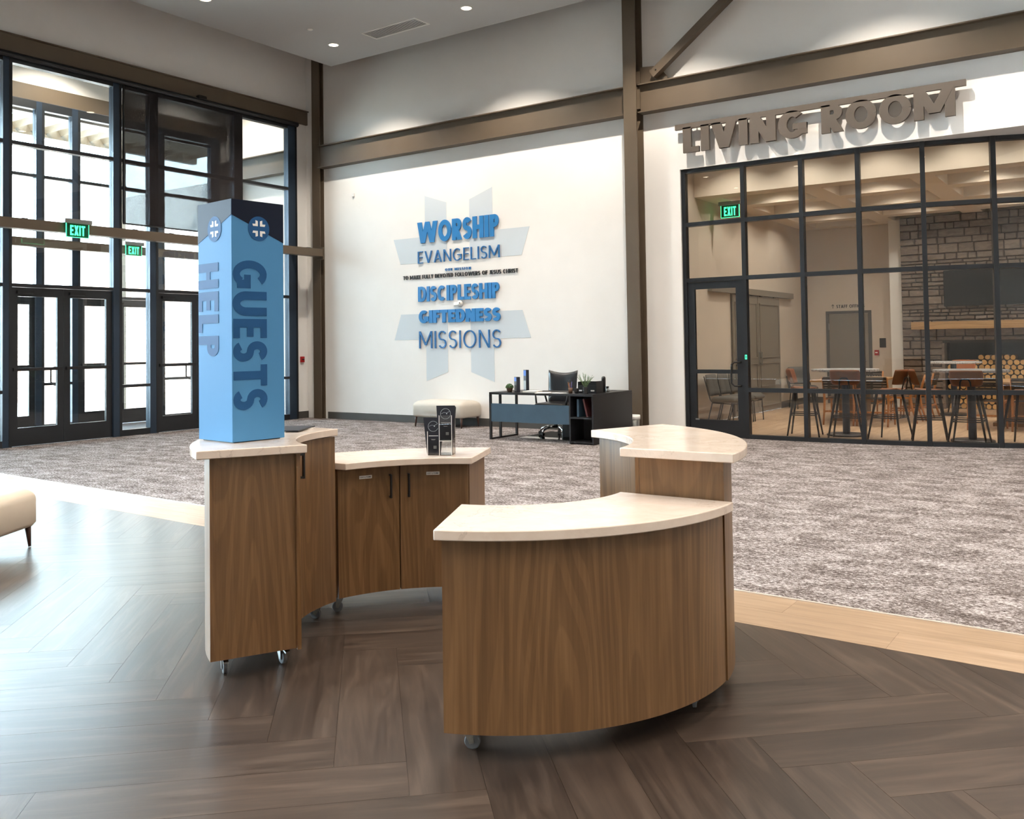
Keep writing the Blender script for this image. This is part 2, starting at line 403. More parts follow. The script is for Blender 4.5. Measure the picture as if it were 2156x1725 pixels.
M['grey_fabric'] = P('grey_fabric', (92, 89, 84), .75, bump=(400, .12), var=.08, vscale=20)
M['marble'] = None
M['beech'] = wood('beech_frame', (150, 92, 42), (178, 116, 60), (196, 136, 78), .4, 2.0, cath=.2)
M['strap'] = P('dark_leather_strap', (56, 46, 38), .5, var=.1)
M['door_grey'] = P('grey_door', (128, 120, 110), .5, var=.04)
M['door_frame'] = P('door_frame_grey', (84, 82, 80), .5)
M['brick_dark'] = P('firebox', (18, 17, 16), .8)
M['bark'] = P('birch_bark', (120, 96, 70), .8, var=.3, vscale=30)
M['cut'] = P('cut_log', (196, 152, 92), .7, var=.22, vscale=26)
M['mortar'] = P('mortar', (46, 40, 35), .9)
M['tv'] = P('tv_screen', (12, 13, 15), .25, spec=.35)
M['room_wall'] = P('room_wall', (206, 194, 180), .75, spec=.2, var=.02)
M['room_ceil'] = P('room_ceiling', (224, 212, 196), .8, spec=.2)
M['concrete'] = P('concrete', (190, 188, 182), .85, var=.08, bump=(30, .1))
M['siding'] = P('fibre_siding', (216, 218, 218), .7)
M['brick'] = None
M['tree'] = P('tree_green', (86, 110, 62), .8, var=.4, vscale=6)
M['vest'] = P('vestibule_carpet', (110, 112, 118), .95, var=.2, vscale=200)

def special_mats():
    # quartz
    m, nt, b = nmat('cream_quartz')
    v = mapping(nt, (1, 1, 1)); n = noise(nt, v, 3.2, 8, .62, 1.4)
    vein = ramp(nt, n, [(.480, (255, 255, 255)), (.497, (150, 128, 112)), (.514, (255, 255, 255))])
    n2 = noise(nt, v, 9, 5, .6, .5); msk = ramp(nt, noise(nt, v, 2.1, 2), [(.48, (0, 0, 0)), (.60, (150, 150, 150))])
    c = ramp(nt, n2, [(.3, (224, 205, 189)), (.7, (236, 220, 206))])
    c = mixc(nt, msk, c, mixc(nt, 1.0, c, vein, 'MULTIPLY')); nt.links.new(c, b.inputs['Base Color'])
    b.inputs['Roughness'].default_value = .14; b.inputs['Specular IOR Level'].default_value = .5; M['quartz'] = m
    # marble table top
    m, nt, b = nmat('speckled_marble'); v = mapping(nt, (1, 1, 1))
    c = ramp(nt, noise(nt, v, 30, 6, .7, 1), [(.38, (120, 125, 132)), (.5, (214, 216, 218)), (.7, (238, 238, 238))]); nt.links.new(c, b.inputs['Base Color']); b.inputs['Roughness'].default_value = .2; M['marble'] = m
    # carpet
    m, nt, b = nmat('loop_carpet')
    n1 = noise(nt, mapping(nt, (20, 46, 1)), 1.5, 5, .75, .3)
    n2 = noise(nt, mapping(nt, (3.2, 5.2, 1)), 1.0, 5, .7, .4)
    n3 = noise(nt, mapping(nt, (60, 150, 1)), 1.6, 2, .6)
    ad = nt.nodes.new('ShaderNodeMath'); ad.operation = 'MULTIPLY_ADD'; ad.inputs[1].default_value = .38
    nt.links.new(n2, ad.inputs[0]); nt.links.new(n1, ad.inputs[2])
    ad2 = nt.nodes.new('ShaderNodeMath'); ad2.operation = 'MULTIPLY_ADD'; ad2.inputs[1].default_value = .45
    nt.links.new(n3, ad2.inputs[0]); nt.links.new(ad.outputs[0], ad2.inputs[2])
    c = ramp(nt, ad2.outputs[0], [(.86, (62, 53, 49)), (.96, (104, 94, 90)), (1.06/1.1, (134, 125, 122)), (1.0, (192, 184, 183))])
    e = c.node.color_ramp.elements
    for el, p in zip(e, (.84, .95, 1.0, 1.0)): el.position = min(1, p)
    # remap so the sum sits in 0..1
    mr = nt.nodes.new('ShaderNodeMapRange'); mr.inputs[1].default_value = .62; mr.inputs[2].default_value = 1.21
    nt.links.new(ad2.outputs[0], mr.inputs[0]); nt.links.new(mr.outputs[0], c.node.inputs[0])
    for el, p in zip(e, (.34, .46, .55, .68)): el.position = p
    nt.links.new(c, b.inputs['Base Color']); b.inputs['Roughness'].default_value = .95; b.inputs['Specular IOR Level'].default_value = .15
    bumpn(nt, b, n3, .5, .006); M['carpet'] = m
    # stone
    m, nt, b = nmat('ledge_stone')
    oi = nt.nodes.new('ShaderNodeObjectInfo')
    n1 = noise(nt, mapping(nt, (6, 6, 14), rnd=41.0), 1.0, 7, .65, .6)
    c = ramp(nt, n1, [(.3, (74, 62, 53)), (.5, (112, 98, 87)), (.75, (148, 134, 122))])
    c = mixc(nt, .45, c, ramp(nt, oi.outputs['Random'], [(0, (82, 68, 58)), (.5, (118, 104, 94)), (1, (140, 126, 114))]))
    nt.links.new(c, b.inputs['Base Color']); b.inputs['Roughness'].default_value = .85; bumpn(nt, b, n1, .9, .03); M['stone'] = m
    # far brick
    m, nt, b = nmat('brickwork'); br = nt.nodes.new('ShaderNodeTexBrick'); br.inputs['Scale'].default_value = 4.0
    nt.links.new(mapping(nt, (1, 1, 1), (PI/2, 0, 0)), br.inputs['Vector'])
    br.inputs[1].default_value = (*lin((150, 120, 104)), 1); br.inputs[2].default_value = (*lin((128, 98, 84)), 1); br.inputs[3].default_value = (*lin((190, 184, 176)), 1)
    nt.links.new(br.outputs[0], b.inputs['Base Color']); b.inputs['Roughness'].default_value = .9; M['brick'] = m
special_mats()

# ================================================================== SETTING
YW, XE, ZC = 13.4, -14.5, 7.0
XR, YR, ZR = 9.0, -7.0, 9.0
HDR = 4.204
# ---- walls and roof
struct('wall_back', MB().box(XE-.25, YW, 0, -6.0, YW+.2, ZR).box(-6.0, YW, HDR, XR, YW+.2, ZR).box(.95, YW, 0, XR, YW+.2, HDR), M['wall'])
struct('wall_left', MB().box(XE-.25, YR, 6.45, XE, YW, ZR).box(XE-.25, 13.08, 0, XE, YW, 6.45).box(XE-.25, YR, 0, XE, -5.0, 6.45), M['wall'])
struct('wall_right', MB().box(XR, YR, 0, XR+.2, YW+.2, ZR), M['wall'])
struct('wall_rear', MB().box(XE-.25, YR-.2, 0, XR+.2, YR, ZR), M['wall'])
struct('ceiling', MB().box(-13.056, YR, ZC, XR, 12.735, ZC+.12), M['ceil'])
struct('roof_deck', MB().box(XE-.25, YR-.2, ZR, XR+.2, YW+.2, ZR+.15), M['deck'])
struct('baseboard_back', MB().box(-13.9, YW-.014, 0, -6.85, YW, .145).box(-6.62, YW-.014, 0, -6.0, YW, .145), M['base'])
struct('baseboard_left', MB().box(XE, 13.09, 0, XE+.014, YW, .145), M['base'])

# ---- floors
def line_carpet(x): return 5.25-.038*(x+.55)
def line_dark(x): return 4.665-.036*(x+.5)
floor = struct('floor', MB().box(XE, YR, -.08, XR, 6.2, -.004), M['subfloor'])
def clip(poly, f):          # keep f(p) >= 0
    out = []
    for i in range(len(poly)):
        a, b = poly[i], poly[(i+1) % len(poly)]; fa, fb = f(a), f(b)
        if fa >= 0: out.append(a)
        if fa*fb < 0:
            t = fa/(fa-fb); out.append((a[0]+(b[0]-a[0])*t, a[1]+(b[1]-a[1])*t))
    return out
def herringbone():
    L, Wd, g = 1.25, .258, .0006
    th = math.radians(43.6); eu = (math.cos(th), math.sin(th)); ev = (math.sin(th), -math.cos(th))
    ox, oy = -3.696-eu[0]*L, 2.56-eu[1]*L
    def wpt(u, v): return (ox+eu[0]*u+ev[0]*v, oy+eu[1]*u+ev[1]*v)
    full = None; cand = []
    for j in range(-14, 15):
        for i in range(-60, 61):
            for kind in (0, 1):
                if kind == 0: u0, v0, du, dv = i*Wd+j*L, i*Wd-j*L, L, Wd
                else: u0, v0, du, dv = i*Wd+L+j*L, (i+1)*Wd-L-j*L, Wd, L
                cx, cy = wpt(u0+du/2, v0+dv/2)
                if not (-12.2 < cx < 1.6 and -.3 < cy < 5.8): continue
                cand.append((math.hypot(cx+2.5, cy-2.5), kind, u0, v0, du, dv))
    cand.sort()
    objs = []
    for _, kind, u0, v0, du, dv in cand:
        if len(objs) >= 298: break
        corners = [wpt(u0+g, v0+g), wpt(u0+du-g, v0+g), wpt(u0+du-g, v0+dv-g), wpt(u0+g, v0+dv-g)]
        c = wpt(u0+du/2, v0+dv/2); rot = th if kind == 0 else th+PI/2
        q = clip(corners, lambda p: line_dark(p[0])-p[1]-.001)
        if len(q) < 3: continue
        if len(q) == 4 and all(p in corners for p in q):
            if full is None:
                full = MB().box(-L/2+g, -Wd/2+g, -.004, L/2-g, Wd/2-g, 0).mesh('plank', M['dark_plank'])
            me = full
        else:
            loc = []
            for p in q:
                dx, dy = p[0]-c[0], p[1]-c[1]; loc.append((dx*math.cos(rot)+dy*math.sin(rot), -dx*math.sin(rot)+dy*math.cos(rot)))
            me = MB().prism(loc, -.004, 0).mesh('plank', M['dark_plank'])
        o = link('plank', me, floor); o.location = (c[0], c[1], 0); o.rotation_euler = (0, 0, rot); objs.append(o)
herringbone()
def border():
    x = -14.5; k = 0
    while x < 3:
        for row in (0, 1):
            xa = x+(.61 if row else 0); xb = xa+1.22
            def yy(t, xx): return line_dark(xx)*(1-t)+line_carpet(xx)*t
            t0, t1 = (0, .5) if row == 0 else (.5, .985)
            cx, cy = (xa+xb)/2, yy((t0+t1)/2, (xa+xb)/2)
            poly = [(xa+.0005-cx, yy(t0, xa)-cy+.0005), (xb-.0005-cx, yy(t0, xb)-cy+.0005), (xb-.0005-cx, yy(t1, xb)-cy-.0005), (xa+.0005-cx, yy(t1, xa)-cy-.0005)]
            o = link('border_plank', MB().prism(poly, -.004, .0005).mesh('border_plank', M['tan_plank']), floor); o.location = (cx, cy, 0)
        x += 1.22
border()
MB().prism([(-14.5, line_carpet(-14.5)-.012), (4, line_carpet(4)-.012), (4, line_carpet(4)+.004), (-14.5, line_carpet(-14.5)+.004)], -.003, .006).build('edge_trim', M['metal_line'], floor)
struct('carpet', MB().prism([(XE, line_carpet(XE)), (XR, line_carpet(XR)), (XR, YW+.1), (.95, YW+.1), (.95, 15.2), (-.2, 14.45), (-2.5, YW+.16), (-3.9, YW+.03), (-6.0, YW+.03), (-6.0, YW), (XE, YW)], -.05, .004), M['carpet'])

# ---- steel
def ibeam_x(mb, x0, x1, yc, z0, z1, w=.2, tf=.018, tw=.014):
    mb.box(x0, yc-w/2, z1-tf, x1, yc+w/2, z1); mb.box(x0, yc-w/2, z0, x1, yc+w/2, z0+tf); mb.box(x0, yc-tw/2, z0+tf, x1, yc+tw/2, z1-tf); return mb
struct('steel_beam', ibeam_x(MB(), -13.97, -6.85, 13.298, 5.168, 5.632), M['steel'])
struct('steel_beam', ibeam_x(MB(), -6.62, XR, 13.298, 5.168, 5.632), M['steel'])
col = struct('steel_column', MB().box(-6.849, 13.15, 0, -6.621, 13.168, ZR).box(-6.849, 13.38, 0, -6.621, 13.398, ZR).box(-6.742, 13.168, 0, -6.728, 13.38, ZR), M['steel'])
MB().box(-6.728, 13.25, 5.24, -6.60, 13.262, 5.60).box(-6.728, 13.27, 5.66, -6.60, 13.282, 5.86).build('shear_tab', M['steel'], col)
struct('steel_column', MB().box(-14.2, 13.28, 0, -13.972, 13.292, ZR).box(-14.2, 13.386, 0, -13.972, 13.398, ZR).box(-14.09, 13.292, 0, -14.078, 13.386, ZR), M['steel'])
def brace():
    p0 = Vector((-6.36, 13.24, 5.74)); d = Vector((1.247, 0, .938)).normalized()
    up = Vector((-d.z, 0, d.x))
    b = struct('steel_brace', MB().bar(p0, p0+d*4.0, .12, .125, up=tuple(up)), M['steel'])
    MB().prism([(-6.62, 5.632), (-6.14, 5.632), (-6.14, 5.70), (-6.30, 5.90), (-6.62, 5.93)], -.006, .006).xf(frame((0, 13.31, 0), (1, 0, 0), (0, 0, 1), (0, -1, 0))).build('gusset_plate', M['steel'], b)
    MB().lathe([(.012, 0), (.012, .008)], n=12).xf(frame(p0+d*.1+Vector((0, -.063, 0)), (1, 0, 0), (0, 0, 1), (0, -1, 0))).build('bolt', M['hblack'], b)
brace()
struct('steel_beam', MB().box(XE, -5.0, 6.16, XE+.05, YW, 6.45).box(XE, -5.0, 6.43, XE+.09, YW, 6.45), M['steel'])
ch = struct('steel_channel', MB().box(-14.05, 4.2, 3.336, -14.035, 13.27, 3.49).box(-13.895, 4.2, 3.336, -13.88, 13.27, 3.49).box(-14.035, 4.2, 3.475, -13.895, 13.27, 3.49).box(-14.035, 4.2, 3.336, -13.895, 13.27, 3.35), M['steel'])
MB().box(-14.06, 13.262, 3.28, -13.87, 13.279, 3.53).build('end_plate', M['steel'], ch)

# ---- living-room storefront (gently bowed in plan)
def sy(x): return YW+.03+(.074*(x+3.9)**2 if x > -3.9 else 0)
SX = [-5.985, -5.0, -4.115, -3.32, -2.49, -1.65, -.80, .05, .92]
ROWS = [0, .74, 2.445, 3.325, HDR]
def bowed():
    w1 = empty('window_1', (0, 0, 0), kind='structure')
    fw, fd = .062, .11
    for i, x in enumerate(SX):
        tx = Vector((1, .148*(x+3.9) if x > -3.9 else 0, 0)).normalized(); ny = Vector((-tx.y, tx.x, 0))
        xx = x+.02 if i == 0 else x
        MB().obox((xx, sy(xx)+fd/2, HDR/2), tx*fw/2, ny*fd/2, (0, 0, HDR/2-.002)).build('mullion', M['black'], w1)
    for i in range(len(SX)-1):
        xa, xb = SX[i]+fw/2, SX[i+1]-fw/2
        if i == 0: xa += .02
        pa, pb = Vector((xa, sy(xa)+fd/2, 0)), Vector((xb, sy(xb)+fd/2, 0)); t = (pb-pa).normalized(); n = Vector((-t.y, t.x, 0)); c = (pa+pb)/2; L = (pb-pa).length/2
        for k, z in enumerate(ROWS):
            if i == 0 and z in (0, .74): continue
            zz = z+.032 if z == 0 else (z-.034 if z == HDR else z)
            MB().obox((c.x, c.y, zz), t*L, n*fd/2*.96, (0, 0, .031)).build('transom', M['black'], w1)
        for k in range(4):
            if i == 0 and k < 2: continue
            z0 = ROWS[k]+(.063 if k == 0 else .031); z1 = ROWS[k+1]-(.065 if k == 3 else .031)
            MB().obox((c.x, c.y, (z0+z1)/2), t*L, n*.004, (0, 0, (z1-z0)/2)).build('pane', M['glass2'], w1)
    # soffit between the straight header and the bowed glass, and the wall over it inside
    xs = [-3.9+4.85*k/16 for k in range(17)]
    A = [(x, YW+.19) for x in xs]; B = [(x, max(YW+.195, sy(x)+.26)) for x in xs]
    struct('ceiling_soffit', MB().strip(A, B, HDR, HDR+.12), M['wall'])
    struct('wall_return', MB().box(.95, YW+.2, 0, 1.05, 15.4, HDR), M['wall'])
bowed()
def lr_door():
    d = empty('door_1', (-5.9, YW+.05, 0), kind='structure')
    x0, x1 = -5.925, -5.035; y0, y1 = YW+.05, YW+.10; zt = 2.41
    for nm, b in (('stile', (x0, .0, x0+.11, zt)), ('stile', (x1-.11, .0, x1, zt)), ('top_rail', (x0+.11, zt-.11, x1-.11, zt)), ('bottom_rail', (x0+.11, .015, x1-.11, .27)), ('mid_rail', (x0+.11, .985, x1-.11, 1.045))):
        MB().box(b[0], y0, b[1]+.008 if b[1] == 0 else b[1], b[2], y1, b[3]).build(nm, M['black'], d)
    for z0, z1 in ((.27, .985), (1.045, zt-.11)): MB().box(x0+.11, YW+.072, z0, x1-.11, YW+.079, z1).build('pane', M['glass2'], d)
    hx = x1-.13
    h = MB().tube([(x1-.055, y0, 1.16), (x1-.055, y0-.05, 1.16), (hx, y0-.07, 1.16), (hx-.045, y0-.07, 1.12), (hx-.05, y0-.07, .98), (hx-.045, y0-.07, .84), (hx, y0-.07, .80), (x1-.055, y0-.05, .80), (x1-.055, y0, .80)], .014, 10).build('pull_handle', M['hblack'], d, smooth=True)
    MB().box(x0+.085, y0-.003, .262, x0+.15, y0, .285).build('maker_plate', M['alu'], d)
    e = tag(MB().box(-5.012, YW+.017, 1.20, -4.972, YW+.029, 1.275).build('card_reader', M['plastic_black']), 'small black card reader with a lit green ring on the glass door frame', 'card reader')
    ring = MB()
    for a in ((-5.007, 1.205, -4.977, 1.213), (-5.007, 1.262, -4.977, 1.270), (-5.007, 1.213, -5.000, 1.262), (-4.984, 1.213, -4.977, 1.262)): ring.box(a[0], YW+.014, a[1], a[2], YW+.017, a[3])
    ring.build('light_ring', M['ledgreen'], e)
lr_door()

# ---- entry glazing: inner wall and the outer wall of the vestibule
def entry_wall(X, name, y_lo, doors=True):
    w = empty(name, (0, 0, 0), kind='structure')
    D = .13
    mull = [(7.12, 7.26), (8.96, 9.115), (9.655, 9.82), (11.485, 11.675), (12.845, 13.078)]
    if y_lo < 5:
        y = 7.12
        while y > y_lo+1.2: y -= 1.72; mull.append((y-.14, y))
        mull.sort()
    else: mull = [(5.3, 5.44)]+mull
    for a, b in mull:
        MB().box(X-D/2, a, 0, X+D/2, b-.045, 6.15).build('mullion', M['blue_frame'], w)
        MB().box(X-D/2-.004, b-.045, 0, X+D/2+.004, b, 6.15).build('mullion_cap', M['black'], w)
    for i in range(len(mull)-1):
        ya, yb = mull[i][1], mull[i+1][0]
        isdoor = abs(ya-7.26) < .01 or abs(ya-9.82) < .01
        zs = [(0, .11), (.835, .885), (2.49, 2.545), (4.72, 4.78), (6.0, 6.15)]
        if isdoor: zs = zs[2:]
        for z0, z1 in zs: MB().box(X-D/2+.006, ya, z0, X+D/2-.006, yb, z1).build('transom', M['black'], w)
        for k in range(len(zs)-1):
            MB().box(X-.005, ya, zs[k][1], X+.003, yb, zs[k+1][0]).build('pane', M['glass'], w)
    return w, mull
def leaf(X, ya, yb, handle_hi, name):
    d = empty(name, (X, ya, 0), kind='structure'); zt = 2.485; t = .05; s = .105
    for nm, b in (('stile', (ya, .01, ya+s, zt)), ('stile', (yb-s, .01, yb, zt)), ('top_rail', (ya+s, zt-.14, yb-s, zt)), ('bottom_rail', (ya+s, .01, yb-s, .29))):
        MB().box(X-t/2, b[0], b[1], X+t/2, b[2], b[3]).build(nm, M['black'], d)
    MB().box(X-.003, ya+s, .29, X+.003, yb-s, zt-.14).build('pane', M['glass'], d)
    MB().box(X+t/2, ya+.03, 1.175, X+t/2+.035, yb-.03, 1.225).build('push_bar', M['plastic_black'], d)
    hy = yb-s*.9 if handle_hi else ya+s*.9; sg = -1 if handle_hi else 1
    MB().tube([(X-t/2, hy, 1.22), (X-t/2-.06, hy, 1.22), (X-t/2-.075, hy+sg*.05, 1.19), (X-t/2-.075, hy+sg*.05, .98), (X-t/2-.06, hy, .93), (X-t/2, hy, .93)], .013, 8).build('pull_handle', M['plastic_black'], d, smooth=True)
    MB().box(X+t/2, ya+.08, zt-.10, X+t/2+.05, ya+.34, zt-.05).build('door_closer', M['plastic_black'], d)
    return d
wi, mulls = entry_wall(XE, 'window_2', -4.9)
wo, mullo = entry_wall(XE-2.5, 'window_3', 5.3)
dn = 2
for X in (XE, XE-2.5):
    for a, b in ((7.265, 8.108), (8.112, 8.955), (9.825, 10.65), (10.655, 11.48)):
        leaf(X, a, b, abs(a-7.265) < .01 or abs(a-9.825) < .01, 'door_%d' % dn); dn += 1
for k, (a, b) in enumerate(mulls[-6:]):
    MB().box(XE+.065, a+.02, 3.50, -13.98, a+.11, 3.506).box(XE+.065, a+.02, 3.506, XE+.073, a+.11, 3.62).box(-14.03, a+.02, 3.492, -13.9, a+.11, 3.502).build('bracket', M['blue_frame'], wi)
# vestibule shell and the outside world
XO = XE-2.5
struct('wall_vestibule', MB().box(XO-.25, YW-.1, 0, XE-.25, YW+.1, 7.4).box(XO-.25, 4.9, 0, XE-.25, 5.1, 7.4).box(XO-.25, 4.9, 6.45, XO, YW, 7.4).box(XO-.25, 13.08, 0, XO, YW-.1, 6.45).box(XO-.25, 5.1, 0, XO, 5.3, 6.45), M['wall'])
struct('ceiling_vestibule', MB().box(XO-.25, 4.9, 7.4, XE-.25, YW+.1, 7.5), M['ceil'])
struct('floor_vestibule', MB().box(XO-.3, 5.1, -.08, XE, YW-.1, 0), M['vest'])
struct('steel_beam', ibeam_x(MB(), XO+.02, XE-.26, 13.19, 5.168, 5.632), M['steel'])
struct('steel_beam', MB().box(XO, 5.3, 6.16, XO+.05, YW-.1, 6.45), M['steel'])
struct('steel_channel', MB().box(XO+.10, 5.1, 3.40, XO+.26, YW-.1, 3.56), M['steel'])
struct('ground', MB().box(-90, -60, -.30, XO-.3, 70, -.10), M['concrete'])
struct('wall_wing', MB().box(-40, 14.4, -.1, XO-.3, 14.7, 3.3), M['brick'])
struct('wall_wing_siding', MB().box(-40, 14.42, 3.3, XO-.3, 14.7, 5.6), M['siding'])
pg = empty('pergola', (XO-1.2, 9, 6), label='louvred steel pergola outside over the glass entrance', cat='pergola')
MB().box(XO-.34, 4.2, 6.0, XO-.26, 13.9, 6.2).build('fascia', M['steel'], pg)
MB().box(XO-2.0, 4.2, 5.95, XO-1.86, 13.9, 6.2).build('fascia', M['steel'], pg)
sl = None
for k in range(30):
    if sl is None: sl = MB().box(XO-1.86, -.02, -.07, XO-.34, .02, .07)
    o = link('slat', (sl if isinstance(sl, bpy.types.Mesh) else sl.xf(Matrix.Translation((-pg.location.x, 0, 0))).mesh('slat', M['steel'])), pg)
    sl = o.data; o.location = (0, 4.4+k*.32-pg.location.y, 6.1-pg.location.z); o.rotation_euler = (.5, 0, 0)
for k, yy in enumerate((5.0, 11.9)):
    struct('pergola_post', MB().box(XO-2.0, yy, -.1, XO-1.88, yy+.12, 5.95), M['steel'])


# ================================================================== LIVING ROOM SHELL
LXL, LXR, LYB, LZ = -6.6, 2.2, 21.75, 4.06
struct('wall_room_left', MB().box(LXL-.2, YW+.2, 0, LXL, LYB+.2, 5.0), M['room_wall'])
struct('wall_room_back', MB().box(LXL, LYB, 0, LXR, LYB+.2, 5.0), M['room_wall'])
struct('wall_room_right', MB().box(LXR, YW+.2, 0, LXR+.2, LYB+.2, 5.0), M['room_wall'])
struct('wall_pier', MB().box(-4.60, 21.2, 0, -4.32, LYB, LZ), M['wall'])
struct('baseboard_room', MB().box(LXL, 19.8, 0, LXL+.014, LYB, .14).box(LXL, LYB-.014, 0, -6.2, LYB, .14).box(-5.08, LYB-.014, 0, -4.60, LYB, .14), M['base'])
struct('ceiling_room', MB().box(LXL-.2, YW+.2, 4.95, LXR+.2, LYB+.2, 5.05), M['room_ceil'])
def coffers():
    c = struct('ceiling_coffer', MB().box(LXL, 15.33, LZ, LXR, 15.72, 4.94), M['room_ceil'])
    xs = [(-6.6, -6.22), (-4.85, -4.47), (-3.07, -2.69), (-1.3, -.92), (.47, .85), (1.9, 2.2)]
    ys = [(16.86, 17.24), (18.5, 18.88), (20.14, 20.52), (21.4, 21.75)]
    for a, b in xs: MB().box(a, 15.72, LZ, b, LYB, 4.5).build('coffer_beam', M['room_ceil'], c)
    for a, b in ys:
        for k in range(len(xs)-1): MB().box(xs[k][1], a, LZ, xs[k+1][0], b, 4.5).build('coffer_beam', M['room_ceil'], c)
    MB().box(LXL, 15.72, 4.5, LXR, LYB, 4.56).build('coffer_lid', M['room_ceil'], c)
coffers()
def room_floor():
    f = struct('floor_room', MB().prism([(-6.6, YW+.03), (-3.9, YW+.03), (-2.5, YW+.16), (-.2, 14.45), (.95, 15.2), (LXR, 15.2), (LXR, LYB), (-6.6, LYB)], -.05, -.003), M['subfloor'])
    me = None; Wd, L = .19, 1.5
    i = 0; x = -6.6
    while x < .6:
        y = 13.4-(i*0.57) % L
        while y < LYB:
            x1 = min(x+Wd, LXR); poly = [(x+.0008, y+.0008), (x1-.0008, y+.0008), (x1-.0008, y+L-.0008), (x+.0008, y+L-.0008)]
            lo = sy(x1)+.10
            q = clip(clip(poly, lambda p: p[1]-max(lo, YW+.13)), lambda p: LYB-p[1])
            if len(q) >= 3 and q[2][1]-q[0][1] > .05:
                cx, cy = x+Wd/2, y+L/2
                if len(q) == 4 and all(p in poly for p in q):
                    if me is None: me = MB().box(-L/2+.0008, -Wd/2+.0008, -.003, L/2-.0008, Wd/2-.0008, 0).mesh('plank', M['room_plank'])
                    m2 = me
                else: m2 = MB().prism([(p[1]-cy, -(p[0]-cx)) for p in q], -.003, 0).mesh('plank', M['room_plank'])
                o = link('plank', m2, f); o.location = (cx, cy, 0); o.rotation_euler = (0, 0, PI/2)
            y += L
        x += Wd; i += 1
    struct('floor_room_far', MB().box(.6, 15.2, -.003, LXR, LYB, -.0005), M['room_plank'])
room_floor()

# ---- staff door, sliding doors
def staff_door():
    d = empty('door_20', (-5.62, LYB, 0), kind='structure'); y = LYB
    for b in ((-6.14, 0, -6.075, 2.13), (-5.195, 0, -5.13, 2.13), (-6.075, 2.065, -5.195, 2.13)): MB().box(b[0], y-.03, b[1], b[2], y, b[3]).build('door_frame', M['door_frame'], d)
    MB().box(-6.07, y-.02, .01, -5.2, y-.002, 2.06).build('leaf', M['door_grey'], d)
    MB().lathe([(.030, 0), (.030, .01), (.012, .012), (.012, .04), (.028, .045), (.028, .065), (0, .07)], n=14).xf(frame((-5.28, y-.02, .99), (1, 0, 0), (0, 0, 1), (0, -1, 0))).build('knob', M['chrome'], d, smooth=True)
    MB().box(-6.08, y-.035, 1.7, -6.06, y-.02, 1.85).box(-6.08, y-.035, .25, -6.06, y-.02, .4).build('hinge', M['alu'], d)
    a = empty('staff_sign', (-5.62, y, 2.17), label='black STAFF OFFICES lettering with an up arrow above the office door', cat='lettering')
    put_letters('STAFF OFFICES', frame((-5.90, y-.001, 2.20), (1, 0, 0), (0, 0, 1), (0, -1, 0)), .63, .075, .006, M['letter_dark'], a, off=.2)
    MB().box(-5.985, y-.007, 2.195, -5.975, y-.001, 2.285).bar((-5.98, y-.004, 2.285), (-6.01, y-.004, 2.25), .008, .01, up=(0, 1, 0)).bar((-5.98, y-.004, 2.285), (-5.95, y-.004, 2.25), .008, .01, up=(0, 1, 0)).build('arrow', M['letter_dark'], a)
staff_door()
def sliding():
    t = tag(MB().box(LXL+.002, 15.86, 2.40, LXL+.085, 20.57, 2.52).build('door_track', M['door_grey']), 'long grey valance track for sliding doors on the side wall', 'door track')
    for k, (a, b) in enumerate(((16.95, 18.29), (18.31, 19.65))):
        d = empty('sliding_door', (LXL+.05, (a+b)/2, 0), label=('grey two-panel sliding door nearer the glass wall, under the track', 'grey two-panel sliding door farther from the glass wall, under the track')[k], cat='door', group='sliding barn doors')
        X = LXL+.03
        MB().box(X, a, .02, X+.03, b, 2.38).build('slab', M['door_grey'], d)
        for z0, z1 in ((.12, .42), (.52, 1.02), (1.12, 2.24)):
            for q in ((a+.08, z0, b-.08, z0+.022), (a+.08, z1-.022, b-.08, z1), (a+.08, z0, a+.102, z1), (b-.102, z0, b-.08, z1)):
                MB().box(X+.03, q[0], q[1], X+.045, q[2], q[3]).build('panel_moulding', M['door_grey'], d)
        hy = b-.06 if k == 0 else a+.06
        MB().tube([(X+.03, hy, .98), (X+.075, hy, .98), (X+.075, hy, 1.24), (X+.03, hy, 1.24)], .01, 8).build('pull_handle', M['alu'], d)
        for yy in (a+.25, b-.25): MB().box(X, yy-.06, 2.38, X+.02, yy+.06, 2.40).build('hanger', M['hblack'], d)
sliding()

# ================================================================== CEILING FITTINGS
def downlight(loc, power, label, group, r=.085, size=118, hidden_spot=False, lens='led'):
    t = empty('downlight', loc, label=label, cat='light', group=group)
    x, y, z = loc
    MB().lathe([(r+.018, 0), (r+.018, -.006), (r, -.008), (r-.004, 0)], loc, 28).build('trim_ring', M['white_plastic'], t, smooth=True)
    MB().lathe([(0.0, -.0035), (r-.003, -.0035), (r-.003, -.0005)], loc, 28).build('lens', M[lens], t)
    if power: spot('downlight_lamp', (0, 0, -.03), power, size, .55, WARM, t, .045)
    return t
GX = [-12.07, -9.01, -5.95, -2.89, .17, 3.23, 6.29]; GY = [11.84, 9.06, 6.28, 3.5, .72, -2.06, -4.84]
for i, x in enumerate(GX):
    for j, y in enumerate(GY):
        lab = {(0, 0): 'round recessed downlight in the ceiling nearest the room corner', (1, 0): 'round recessed downlight in the ceiling to the right of the slotted vent', (0, 1): 'round recessed downlight in the ceiling nearest the left picture edge'}.get((i, j), 'round recessed downlight elsewhere in the lobby ceiling')
        downlight((x, y, ZC), LOBBY_W*(2.1 if j == 0 else (.75 if i == 0 else 1.0)), lab, 'lobby downlights')
v = empty('ceiling_vent', (-10.6, 11.87, ZC), label='long slotted air vent in the ceiling between two downlights', cat='vent')
rz = math.radians(3.5)
